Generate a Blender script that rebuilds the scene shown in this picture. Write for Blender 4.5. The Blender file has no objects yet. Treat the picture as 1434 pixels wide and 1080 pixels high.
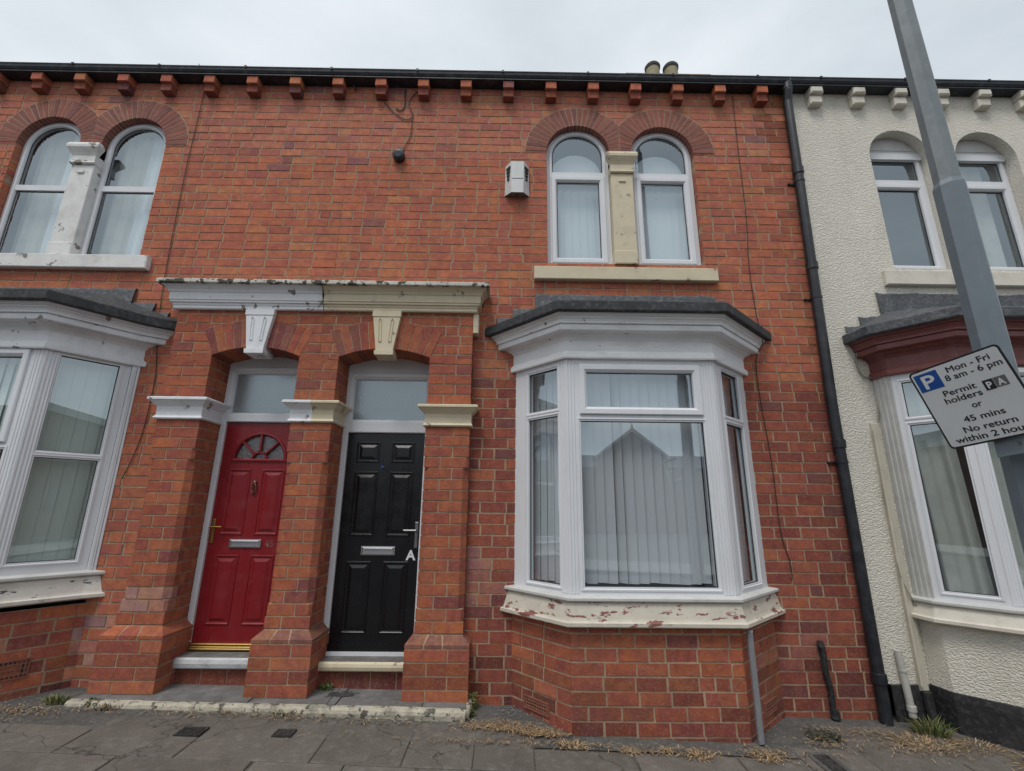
import bpy, math, random
from mathutils import Vector, Matrix
from math import sin, cos, pi, radians, sqrt
D = bpy.data
scene = bpy.context.scene
COL = scene.collection
rnd = random.Random(7)

# ------------------------------------------------------------------ camera
CAM = Vector((0, -4.26828, 1.57398))
TH, YAW, ROLL = 0.25544, 0.0091, 0.01029
Fv = Vector((sin(YAW)*cos(TH), cos(YAW)*cos(TH), sin(TH)))
Rv = Vector((cos(YAW), -sin(YAW), 0)); Uv = Rv.cross(Fv)
R2 = cos(ROLL)*Rv + sin(ROLL)*Uv; U2 = R2.cross(Fv)
cd = D.cameras.new('camera'); cam = D.objects.new('camera', cd); COL.objects.link(cam)
cam.matrix_world = Matrix(((R2.x, U2.x, -Fv.x, CAM.x), (R2.y, U2.y, -Fv.y, CAM.y), (R2.z, U2.z, -Fv.z, CAM.z), (0, 0, 0, 1)))
cd.sensor_width = 36; cd.lens = 36*650.09/1434; cd.clip_start = 0.05; cd.clip_end = 2000
scene.camera = cam

# ------------------------------------------------------------------ sky, sun, exposure
SUN_EL, SUN_AZ = radians(62), radians(206)      # azimuth clockwise from north (+Y): behind the camera
w = D.worlds.new('World'); scene.world = w; w.use_nodes = True
nt = w.node_tree; nt.nodes.clear()
def N(t, **k):
    n = nt.nodes.new(t)
    for a, v in k.items(): setattr(n, a, v)
    return n
out = N('ShaderNodeOutputWorld'); bg = N('ShaderNodeBackground'); bg.inputs[1].default_value = 0.1
sky = N('ShaderNodeTexSky', sky_type='NISHITA', sun_disc=False, sun_elevation=SUN_EL, sun_rotation=SUN_AZ)
sky.air_density = 1.0; sky.dust_density = 2.5; sky.ozone_density = 1.0
tc = N('ShaderNodeTexCoord'); mp = N('ShaderNodeMapping'); mp.inputs['Scale'].default_value = (1.0, 1.0, 2.4)
n1 = N('ShaderNodeTexNoise'); n1.inputs['Scale'].default_value = 2.2; n1.inputs['Detail'].default_value = 6; n1.inputs['Roughness'].default_value = .5
cr = N('ShaderNodeValToRGB'); cr.color_ramp.elements[0].position = .36; cr.color_ramp.elements[0].color = (5.2, 5.7, 6.1, 1)
cr.color_ramp.elements[1].position = .66; cr.color_ramp.elements[1].color = (6.85, 7.3, 7.65, 1)
mx = N('ShaderNodeMixRGB'); mx.inputs[0].default_value = .9
L = nt.links.new
L(tc.outputs['Generated'], mp.inputs[0]); L(mp.outputs[0], n1.inputs[0]); L(n1.outputs[0], cr.inputs[0])
L(sky.outputs[0], mx.inputs[1]); L(cr.outputs[0], mx.inputs[2]); L(mx.outputs[0], bg.inputs[0]); L(bg.outputs[0], out.inputs[0])
sl = D.lights.new('sun', 'SUN'); sl.energy = 1.5; sl.angle = radians(20); sl.color = (1, .97, .93)
so = D.objects.new('sun', sl); COL.objects.link(so)
sd = Vector((sin(SUN_AZ)*cos(SUN_EL), cos(SUN_AZ)*cos(SUN_EL), sin(SUN_EL)))
so.rotation_euler = sd.to_track_quat('Z', 'Y').to_euler()
scene.view_settings.view_transform = 'Standard'; scene.view_settings.look = 'None'
scene.view_settings.exposure = 0.36; scene.view_settings.gamma = 1.0

# ------------------------------------------------------------------ materials
def mat(name, col=(.5, .5, .5), rough=.6, metal=0, spec=.5, vary=.0, vscale=8, bump=0, bscale=60, col2=None, thr=None, pscale=6,
        attr=False, dirt=0, dcol=(.06, .055, .045), dscale=3, dstretch=(1, 1, 1), coat=0, bdist=.01, btype='noise', bstretch=None, pst=None, tint=0, speck=0, cracks=0):
    m = D.materials.new(name); m.use_nodes = True
    t = m.node_tree; ns = t.nodes; lk = t.links.new
    p = ns['Principled BSDF']
    p.inputs['Roughness'].default_value = rough; p.inputs['Metallic'].default_value = metal
    p.inputs['Specular IOR Level'].default_value = spec; p.inputs['Coat Weight'].default_value = coat
    tcn = ns.new('ShaderNodeTexCoord'); geo = ns.new('ShaderNodeNewGeometry')
    pos = geo.outputs['Position']
    def noise(sc, det=4, r=.6, st=None):
        n = ns.new('ShaderNodeTexNoise'); n.inputs['Scale'].default_value = sc; n.inputs['Detail'].default_value = det; n.inputs['Roughness'].default_value = r
        if st:
            q = ns.new('ShaderNodeMapping'); q.inputs['Scale'].default_value = st; lk(pos, q.inputs[0]); lk(q.outputs[0], n.inputs[0])
        else: lk(pos, n.inputs[0])
        return n.outputs[0]
    def mix(a, b, f, mode='MIX'):
        x = ns.new('ShaderNodeMixRGB'); x.blend_type = mode
        for s, v in ((x.inputs[1], a), (x.inputs[2], b), (x.inputs[0], f)):
            if hasattr(v, 'is_linked') or hasattr(v, 'links'): lk(v, s)
            elif isinstance(v, (int, float)): s.default_value = v
            else: s.default_value = (*v, 1)
        return x.outputs[0]
    def ramp(f, a, b, lo=0, hi=1):
        q = ns.new('ShaderNodeMapRange'); lk(f, q.inputs[0]); q.inputs[1].default_value = a; q.inputs[2].default_value = b
        q.inputs[3].default_value = lo; q.inputs[4].default_value = hi; return q.outputs[0]
    if attr:
        at = ns.new('ShaderNodeVertexColor'); at.layer_name = 'Col'; c = at.outputs[0]
    else:
        x = ns.new('ShaderNodeRGB'); x.outputs[0].default_value = (*col, 1); c = x.outputs[0]
    if tint:
        tn = mix((1.12, 1.10, .86), (.93, .84, 1.04), ramp(noise(tint, 3, .5), .38, .62)); c = mix(c, tn, .8, 'MULTIPLY')
    if speck:
        c = mix(c, (0, 0, 0), ramp(noise(160, 2, .5), .45, .7, 0, speck)); c = mix(c, (.6, .56, .5), ramp(noise(230, 2, .5), .60, .72, 0, speck*.8))
    if cracks:
        vo = ns.new('ShaderNodeTexVoronoi'); vo.feature = 'DISTANCE_TO_EDGE'; vo.inputs['Scale'].default_value = cracks
        wn = ns.new('ShaderNodeVectorMath'); wn.operation = 'ADD'; nn = ns.new('ShaderNodeTexNoise'); nn.inputs['Scale'].default_value = 7; lk(pos, nn.inputs[0])
        sc2 = ns.new('ShaderNodeVectorMath'); sc2.operation = 'SCALE'; sc2.inputs[3].default_value = .25; lk(nn.outputs[1], sc2.inputs[0]); lk(pos, wn.inputs[0]); lk(sc2.outputs[0], wn.inputs[1]); lk(wn.outputs[0], vo.inputs[0])
        c = mix(c, (.03, .027, .022), ramp(vo.outputs[0], .0, .006, .75, 0))
        v2 = ns.new('ShaderNodeTexVoronoi'); v2.inputs['Scale'].default_value = 3.2; lk(pos, v2.inputs[0]); c = mix(c, (.22, .21, .19), ramp(v2.outputs[0], .05, .075, .5, 0))
    if vary:
        c = mix(c, (0, 0, 0), ramp(noise(vscale), .35, .75, 0, vary))
        c = mix(c, (1, 1, 1), ramp(noise(vscale*3.1), .5, .9, 0, vary*.35))
    if dirt:
        c = mix(c, dcol, ramp(noise(dscale, 6, .65, dstretch), .5, .75, 0, dirt))
    if col2:
        k = noise(pscale, 8, .66, pst)
        f = ramp(k, thr, thr+.012); c = mix(c, col2, f)
    lk(c, p.inputs['Base Color'])
    if metal < .5: lk(ramp(noise(6, 5, .7), .3, .75, max(.05, rough-.06), min(1, rough+.16)), p.inputs['Roughness'])
    if bump:
        b = ns.new('ShaderNodeBump'); b.inputs['Strength'].default_value = bump; b.inputs['Distance'].default_value = bdist
        if btype == 'stucco':
            h = noise(bscale, 3, .5, bstretch or (1, 1, 1.6)); h = ramp(h, .38, .62)
        else: h = noise(bscale, 5, .65, bstretch)
        lk(h, b.inputs['Height']); lk(b.outputs[0], p.inputs['Normal'])
    return m

M = {}
M['brick'] = mat('brick', attr=True, rough=.85, spec=.25, vary=.34, vscale=16, bump=.7, bscale=90, bdist=.004, dirt=.30, dcol=(.15, .085, .06), dscale=2.2, dstretch=(1, 1, .35), tint=9)
M['mortar'] = mat('mortar', (.42, .295, .20), rough=.95, spec=.1, vary=.35, vscale=12, bump=.6, bscale=150, bdist=.003, dirt=.4, dcol=(.17, .13, .1), dscale=2)
M['voussoir'] = mat('arch_brick', attr=True, rough=.8, spec=.3, vary=.3, vscale=20, bump=.5, bscale=110, bdist=.003)
M['upvc'] = mat('white_frame', (.69, .70, .725), rough=.35, spec=.45, vary=.06, vscale=3, dirt=.22, dcol=(.42, .42, .42), dscale=5, dstretch=(1, 1, .3))
M['seal'] = mat('black_seal', (.02, .02, .022), rough=.6)
M['white_paint'] = mat('white_paint', (.72, .73, .75), rough=.5, vary=.08, vscale=4, dirt=.5, dcol=(.33, .32, .29), dscale=3.5, col2=(.20, .17, .14), thr=.62, pscale=9, bump=.25, bscale=30, bdist=.003)
M['bay_paint'] = mat('bay_paint', (.80, .81, .82), rough=.6, vary=.10, vscale=4, dirt=.5, dcol=(.48, .45, .41), dscale=3, dstretch=(1, 1, 4), col2=(.03, .035, .045), thr=.655, pscale=9, pst=(1, 1, 1.6), bump=.3, bscale=25, bdist=.003)
M['cream_paint'] = mat('cream_paint', (.62, .54, .38), rough=.55, vary=.1, vscale=5, dirt=.4, dcol=(.33, .28, .2), dscale=4, col2=(.26, .2, .15), thr=.62, pscale=8, bump=.3, bscale=30, bdist=.003)
M['cornice_top'] = mat('weathered_ledge', (.58, .56, .5), rough=.9, vary=.3, vscale=9, col2=(.07, .065, .05), thr=.52, pscale=13, bump=.8, bscale=40, bdist=.008)
M['sill_peel'] = mat('peeling_sill_paint', (.60, .55, .46), rough=.6, vary=.15, vscale=6, dirt=.5, dcol=(.36, .31, .24), dscale=8, col2=(.22, .085, .07), thr=.565, pscale=6, pst=(1, 1, 2.6), bump=.6, bscale=26, bdist=.005)
M['sill_peel_blue'] = mat('peeling_sill_blue', (.62, .58, .52), rough=.6, vary=.15, vscale=6, dirt=.4, dcol=(.36, .31, .24), dscale=6, col2=(.05, .06, .09), thr=.585, pscale=5, pst=(1, 1, 2.6), bump=.6, bscale=26, bdist=.005)
M['sill_flake'] = mat('flaking_sill_white', (.73, .72, .70), rough=.65, vary=.15, vscale=6, dirt=.45, dcol=(.42, .38, .33), dscale=6, col2=(.22, .19, .17), thr=.60, pscale=6, pst=(1, 1, 1.3), bump=.6, bscale=28, bdist=.005)
M['sill_cream'] = mat('sill_cream', (.60, .54, .42), rough=.6, vary=.15, vscale=6, dirt=.45, dcol=(.33, .29, .22), dscale=6, col2=(.17, .15, .13), thr=.62, pscale=8, bump=.5, bscale=30, bdist=.004)
M['sill_lip'] = mat('sill_capping', (.55, .55, .53), rough=.5, vary=.12, vscale=5, dirt=.4, dcol=(.3, .28, .25), dscale=8)
M['felt'] = mat('roofing_felt', (.045, .048, .052), rough=.95, vary=.3, vscale=8, bump=.9, bscale=220, bdist=.004, dirt=.4, dcol=(.11, .115, .11), dscale=3)
M['lead'] = mat('lead_flashing', (.075, .08, .09), rough=.6, metal=.2, vary=.4, vscale=9, bump=.9, bscale=30, bdist=.012, dirt=.5, dcol=(.24, .25, .26), dscale=9)
M['black_plastic'] = mat('black_plastic', (.012, .014, .019), rough=.42, vary=.1, vscale=4, dirt=.3, dcol=(.05, .055, .06), dscale=6)
M['gutter'] = mat('gutter_black', (.012, .015, .022), rough=.5, vary=.2, vscale=4, dirt=.3, dcol=(.03, .035, .045), dscale=2)
M['black_door'] = mat('black_door', (.006, .006, .008), rough=.22, spec=.5, bump=.12, bscale=50, bdist=.001, bstretch=(6, 1, .35))
M['red_door'] = mat('red_door', (.21, .010, .015), rough=.28, spec=.45, bump=.12, bscale=50, bdist=.001, bstretch=(6, 1, .35), vary=.08, vscale=3)
M['maroon'] = mat('maroon_paint', (.20, .060, .055), rough=.5, vary=.15, vscale=5, dirt=.3, dcol=(.08, .04, .04), dscale=4)
M['render'] = mat('cream_render', (.76, .72, .63), rough=.9, spec=.2, vary=.08, vscale=2.5, bump=.75, bscale=56, bdist=.011, btype='stucco', dirt=.4, dcol=(.46, .42, .34), dscale=1.8, dstretch=(1, 1, .3))
M['cream_smooth'] = mat('cream_masonry', (.66, .62, .53), rough=.75, vary=.12, vscale=6, dirt=.4, dcol=(.33, .29, .22), dscale=6, bump=.5, bscale=40, bdist=.005)
M['bitumen'] = mat('black_bitumen', (.016, .016, .018), rough=.6, dirt=.5, dcol=(.06, .055, .05), dscale=4, bump=.8, bscale=18, bdist=.01, vary=.2, vscale=9, col2=(.10, .08, .07), thr=.66, pscale=5)
M['step_stone'] = mat('step_stone', (.16, .155, .15), rough=.9, vary=.35, vscale=6, bump=.7, bscale=80, bdist=.005, dirt=.5, dcol=(.07, .065, .06), dscale=3)
M['step_edge'] = mat('painted_step_edge', (.46, .42, .33), rough=.85, vary=.3, vscale=9, bump=.9, bscale=35, bdist=.01, dirt=.9, dcol=(.09, .085, .07), dscale=9, col2=(.10, .09, .075), thr=.56, pscale=16)
M['sill_white'] = mat('doorstep_white', (.55, .56, .57), rough=.75, vary=.2, vscale=9, bump=.8, bscale=35, bdist=.006, dirt=.6, dcol=(.25, .24, .22), dscale=10)
M['slab'] = mat('paving_slab', attr=True, rough=.88, spec=.25, vary=.22, vscale=5, bump=.7, bscale=150, bdist=.004, dirt=.6, dcol=(.07, .06, .052), dscale=2.2, speck=.3, cracks=.75)
M['soil'] = mat('joint_soil', (.11, .09, .07), rough=1, vary=.5, vscale=14, bump=1, bscale=60, bdist=.012)
M['tarmac'] = mat('tarmac', (.11, .105, .098), rough=.95, vary=.35, vscale=10, bump=1, bscale=120, bdist=.008, dirt=.5, dcol=(.06, .052, .042), dscale=3, speck=.4)
M['asphalt'] = mat('asphalt', (.05, .05, .052), rough=.9, vary=.3, vscale=6, bump=.8, bscale=120, bdist=.005)
M['kerb'] = mat('kerb_stone', (.25, .24, .22), rough=.85, vary=.3, vscale=5, bump=.5, bscale=60, bdist=.004)
M['steel_paint'] = mat('grey_post_paint', (.145, .18, .205), rough=.45, vary=.12, vscale=6, dirt=.25, dcol=(.2, .23, .24), dscale=9, dstretch=(1, 1, .4))
M['galv'] = mat('galvanised_steel', (.19, .215, .225), rough=.55, metal=.15, vary=.2, vscale=9, dirt=.5, dcol=(.26, .28, .29), dscale=6, dstretch=(1, 1, .3))
M['chrome'] = mat('chrome', (.45, .45, .47), rough=.45, metal=1)
M['chrome_dark'] = mat('dark_chrome', (.26, .26, .27), rough=.45, metal=1)
M['brass'] = mat('brass', (.42, .28, .10), rough=.42, metal=1)
M['old_brass'] = mat('old_brass', (.20, .14, .09), rough=.5, metal=1)
M['sign_grey'] = mat('sign_face', (.68, .71, .715), rough=.4, vary=.06, vscale=9, dirt=.15, dcol=(.52, .54, .54), dscale=12)
M['sign_black'] = mat('sign_black', (.015, .017, .02), rough=.5)
M['sign_blue'] = mat('sign_blue', (.006, .075, .32), rough=.4)
M['sign_dgrey'] = mat('sign_dark_grey', (.13, .135, .14), rough=.4)
M['sign_white'] = mat('sign_white', (.72, .74, .75), rough=.4)
M['alarm'] = mat('alarm_plastic', (.60, .61, .60), rough=.4, vary=.1, vscale=9, dirt=.3, dcol=(.4, .38, .34), dscale=14)
M['alarm_under'] = mat('alarm_underside', (.17, .14, .125), rough=.6)
M['cable'] = mat('cable_black', (.018, .015, .013), rough=.6)
M['cable_cream'] = mat('cable_cream', (.26, .24, .19), rough=.7)
M['pipe_cream'] = mat('conduit_cream', (.56, .52, .42), rough=.55, vary=.15, vscale=8, dirt=.3, dcol=(.3, .27, .2), dscale=7)
M['conduit_grey'] = mat('conduit_grey', (.22, .22, .235), rough=.6, vary=.3, vscale=12, dirt=.3, dcol=(.1, .1, .1), dscale=9)
M['pipe_white'] = mat('pipe_white', (.5, .49, .45), rough=.5, vary=.15, vscale=8, dirt=.4, dcol=(.2, .18, .15), dscale=10)
M['iron'] = mat('cast_iron', (.035, .033, .032), rough=.7, metal=.3, vary=.3, vscale=14, bump=.6, bscale=60, bdist=.004, dirt=.4, dcol=(.1, .085, .07), dscale=10)
M['pot'] = mat('chimney_pot_clay', (.30, .27, .17), rough=.85, vary=.35, vscale=3, dirt=.5, dcol=(.1, .09, .08), dscale=3)
M['pot_rim'] = mat('chimney_pot_rim', (.07, .065, .07), rough=.9, vary=.3, vscale=5)
M['slate'] = mat('roof_slate', (.075, .08, .09), rough=.7, vary=.4, vscale=5, bump=.6, bscale=20, bdist=.01)
M['room'] = mat('room_plaster', (.30, .29, .27), rough=.9)
M['blind'] = mat('blind_fabric', (.71, .71, .75), rough=.8)
M['blind_lit'] = mat('blind_fabric_lit', (.78, .81, .84), rough=.8)  # paler copy of the blind fabric, upstairs sky light put into colour
M['blind_cream'] = mat('blind_cream', (.80, .85, .77), rough=.8)
M['net'] = mat('net_curtain', (.60, .60, .55), rough=.9, vary=.2, vscale=6)
M['grass'] = mat('grass_green', attr=True, rough=.7)
M['far_brick'] = mat('far_brick', (.16, .10, .085), rough=.9, vary=.3, vscale=.6)
M['far_trim'] = mat('far_trim', (.5, .48, .45), rough=.8)
M['far_glass'] = mat('far_glass', (.03, .035, .04), rough=.1)
M['vent'] = mat('terracotta_vent', (.24, .085, .05), rough=.85, vary=.3, vscale=20)
M['stone_bit'] = mat('pebbles', (.25, .24, .24), rough=.9, vary=.4, vscale=30)

def glass_mat(name, boost, tint=(1, 1, 1), rough=0.0, bump=0, bscale=40, base=None):
    m = D.materials.new(name); m.use_nodes = True; t = m.node_tree; ns = t.nodes; ns.clear(); lk = t.links.new
    o = ns.new('ShaderNodeOutputMaterial'); mixn = ns.new('ShaderNodeMixShader'); tr = ns.new('ShaderNodeBsdfTransparent'); gl = ns.new('ShaderNodeBsdfGlossy')
    tr.inputs[0].default_value = (*tint, 1); gl.inputs['Roughness'].default_value = rough; gl.inputs[0].default_value = (.84, .94, 1, 1)
    g0 = ns.new('ShaderNodeNewGeometry'); vd = ns.new('ShaderNodeVectorMath'); vd.operation = 'DOT_PRODUCT'; lk(g0.outputs['Normal'], vd.inputs[0]); lk(g0.outputs['Incoming'], vd.inputs[1])
    def mt_(op, x, y=None, z=None, cl=False):
        q = ns.new('ShaderNodeMath'); q.operation = op; q.use_clamp = cl
        for k, v in enumerate((x, y, z)):
            if v is None: continue
            if isinstance(v, (int, float)): q.inputs[k].default_value = v
            else: lk(v, q.inputs[k])
        return q.outputs[0]
    f5 = mt_('POWER', mt_('SUBTRACT', 1.0, mt_('ABSOLUTE', vd.outputs['Value'])), 5.0)
    lk(mt_('MULTIPLY_ADD', f5, .9, boost+.09, True), mixn.inputs[0])
    b = ns.new('ShaderNodeBump'); nz = ns.new('ShaderNodeTexNoise'); geo = ns.new('ShaderNodeNewGeometry')
    lk(geo.outputs['Position'], nz.inputs[0]); nz.inputs['Scale'].default_value = bscale; nz.inputs['Detail'].default_value = 2
    b.inputs['Strength'].default_value = bump; b.inputs['Distance'].default_value = .01; lk(nz.outputs[0], b.inputs['Height'])
    lk(b.outputs[0], gl.inputs['Normal'])
    if base:
        d = ns.new('ShaderNodeBsdfPrincipled'); d.inputs['Base Color'].default_value = (*base, 1); d.inputs['Roughness'].default_value = .6; lk(d.outputs[0], mixn.inputs[1])
    else: lk(tr.outputs[0], mixn.inputs[1])
    lk(gl.outputs[0], mixn.inputs[2]); lk(mixn.outputs[0], o.inputs[0]); return m
M['glass'] = glass_mat('window_glass', .165, (.86, .90, .90), 0, .02, 1.2)
M['frosted_dark'] = glass_mat('dark_textured_glass', .05, rough=.25, bump=.35, bscale=60, base=(.055, .035, .03))
M['frosted'] = glass_mat('textured_glass', .14, rough=.24, bump=.14, bscale=55, base=(.16, .20, .21))

# ------------------------------------------------------------------ mesh builder
class Fr:
    """local frame: o origin, u direction, v direction, n outward"""
    def __init__(s, o, u, n=None, v=(0, 0, 1)):
        s.o = Vector(o); s.u = Vector(u).normalized(); s.v = Vector(v).normalized(); s.n = Vector(n).normalized() if n is not None else s.v.cross(s.u) * -1
    def __call__(s, a, b, c=0): return s.o + s.u*a + s.v*b + s.n*c
W0 = Fr((0, 0, 0), (1, 0, 0), (0, -1, 0))        # facade frame: a = X, b = Z, c = outwards

class MB:
    def __init__(s): s.v = []; s.f = []; s.m = []; s.c = []; s.sm = []
    def face(s, pts, m=0, c=(1, 1, 1), smooth=False):
        i = len(s.v); s.v += [tuple(p) for p in pts]; s.f.append(tuple(range(i, i+len(pts)))); s.m.append(m); s.c.append(c); s.sm.append(smooth)
    def box(s, F, a0, a1, b0, b1, c0, c1, m=0, c=(1, 1, 1), skip=''):
        P = [F(a, b, d) for a in (a0, a1) for b in (b0, b1) for d in (c0, c1)]
        for k, q in (('l', (0, 1, 3, 2)), ('r', (4, 6, 7, 5)), ('d', (0, 4, 5, 1)), ('t', (2, 3, 7, 6)), ('b', (0, 2, 6, 4)), ('f', (1, 5, 7, 3))):
            if k not in skip: s.face([P[i] for i in q], m, c)
    def cham(s, F, a0, a1, b0, b1, c0, c1, e=.006, m=0, c=(1, 1, 1)):
        s.sweep(F, rect(a0, a1, b0, b1), [(0, c0), (0, c1-e), (e, c1)], m, c, cap=True)
    def prism(s, F, poly, c0, c1, m=0, c=(1, 1, 1), back=True):
        n = len(poly)
        s.face([F(a, b, c1) for a, b in poly], m, c)
        if back: s.face([F(a, b, c0) for a, b in reversed(poly)], m, c)
        for i in range(n):
            p, q = poly[i], poly[(i+1) % n]
            s.face([F(*p, c0), F(*q, c0), F(*q, c1), F(*p, c1)], m, c)
    def column(s, plan, z0, z1, m=0, c=(1, 1, 1), plan2=None):
        n = len(plan); p2 = plan2 or plan
        for i in range(n):
            a, b = plan[i], plan[(i+1) % n]; a2, b2 = p2[i], p2[(i+1) % n]
            s.face([(a[0], a[1], z0), (b[0], b[1], z0), (b2[0], b2[1], z1), (a2[0], a2[1], z1)], m, c)
        s.face([(x, y, z1) for x, y in p2], m, c); s.face([(x, y, z0) for x, y in reversed(plan)], m, c)
    def sweep(s, F, shape, prof, m=0, c=(1, 1, 1), cap=False, closed=True):
        prev = None
        for k, (i, n) in enumerate(prof):
            P = [F(a, b, n) for a, b in shape(i)]
            if prev:
                K = len(P)
                for j in range(K if closed else K-1):
                    q = (j+1) % K; s.face([prev[j], prev[q], P[q], P[j]], m, c)
            prev = P
        if cap: s.face(prev, m, c)
    def tube(s, pts, r, seg=8, m=0, c=(1, 1, 1), caps=True, r2=None):
        pts = [Vector(p) for p in pts]; rings = []
        for i, p in enumerate(pts):
            t = (pts[min(i+1, len(pts)-1)] - pts[max(i-1, 0)]).normalized()
            a = t.cross(Vector((0, 1, 0.01)) if abs(t.y) < .9 else Vector((1, 0, 0))).normalized(); b = t.cross(a)
            rr = r if r2 is None else r + (r2-r)*i/(len(pts)-1)
            rings.append([p + (a*cos(2*pi*k/seg) + b*sin(2*pi*k/seg))*rr for k in range(seg)])
        for A, B in zip(rings, rings[1:]):
            for k in range(seg): s.face([A[k], A[(k+1) % seg], B[(k+1) % seg], B[k]], m, c, seg > 4)
        if caps: s.face(rings[0][::-1], m, c); s.face(rings[-1], m, c)
    def lathe(s, o, ax, prof, seg=16, m=0, c=(1, 1, 1), smooth=True):
        o = Vector(o); ax = Vector(ax).normalized(); a = ax.orthogonal().normalized(); b = ax.cross(a); rings = []
        for r, h in prof: rings.append([o + ax*h + (a*cos(2*pi*k/seg) + b*sin(2*pi*k/seg))*r for k in range(seg)])
        for A, B in zip(rings, rings[1:]):
            for k in range(seg): s.face([A[k], A[(k+1) % seg], B[(k+1) % seg], B[k]], m, c, smooth)
        s.face(rings[0][::-1], m, c); s.face(rings[-1], m, c)
    def plan_sweep(s, path, prof, m=0, c=(1, 1, 1), ends=True, mfn=None):
        """profile [(offset outwards, z)] along an open plan path whose ends die into planes Y=const"""
        K = len(path); nrm = []
        for a, b in zip(path, path[1:]):
            d = Vector((b[0]-a[0], b[1]-a[1])).normalized(); nrm.append(Vector((d.y, -d.x)))
        off = []
        for i in range(K):
            if i == 0 or i == K-1:
                n = nrm[0] if i == 0 else nrm[-1]
                off.append(Vector((1/n.x, 0)) if abs(n.x) > .35 else Vector((0, 1/n.y)))
            else:
                n1_, n2_ = nrm[i-1], nrm[i]; v = n1_+n2_; off.append(v/(v.dot(n1_)))
        def P(i, o, z): return (path[i][0]+off[i].x*o, path[i][1]+off[i].y*o, z)
        for j, ((o0, z0), (o1, z1)) in enumerate(zip(prof, prof[1:])):
            for i in range(K-1):
                s.face([P(i, o0, z0), P(i+1, o0, z0), P(i+1, o1, z1), P(i, o1, z1)], mfn(j, i) if mfn else m, c)
        if ends:
            for i in (0, K-1): s.face([P(i, o, z) for o, z in prof], m, c)
    def build(s, name, mats, parent=None, label=None, smooth=False):
        me = D.meshes.new(name); me.from_pydata(s.v, [], s.f)
        if not isinstance(mats, (list, tuple)): mats = [mats]
        for x in mats: me.materials.append(M[x])
        me.polygons.foreach_set('material_index', s.m)
        me.polygons.foreach_set('use_smooth', s.sm)
        ca = me.color_attributes.new('Col', 'FLOAT_COLOR', 'CORNER'); buf = []
        for f, c in zip(s.f, s.c): buf += [c[0], c[1], c[2], 1.0]*len(f)
        ca.data.foreach_set('color', buf)
        me.update()
        o = D.objects.new(name, me); COL.objects.link(o)
        if parent is not None: o.parent = parent
        if label: o['label'] = label
        return o

def rect(a0, a1, b0, b1):
    return lambda i: [(a0+i, b0+i), (a1-i, b0+i), (a1-i, b1-i), (a0+i, b1-i)]
def archshape(cx, r, z0, zs, seg=18):
    def f(i):
        rr = r-i
        return [(cx-rr, z0+i), (cx+rr, z0+i)] + [(cx+rr*cos(pi*k/seg), zs+rr*sin(pi*k/seg)) for k in range(seg+1)]
    return f
def empty(name, loc, label, cat, group=None):
    o = D.objects.new(name, None); COL.objects.link(o); o.location = (0, 0, 0)
    o['label'] = label; o['category'] = cat
    if group: o['group'] = group
    return o
def tag(o, label, cat, group=None):
    o['label'] = label; o['category'] = cat
    if group: o['group'] = group
    return o
def struct(o, kind='structure'): o['kind'] = kind; return o

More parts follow.
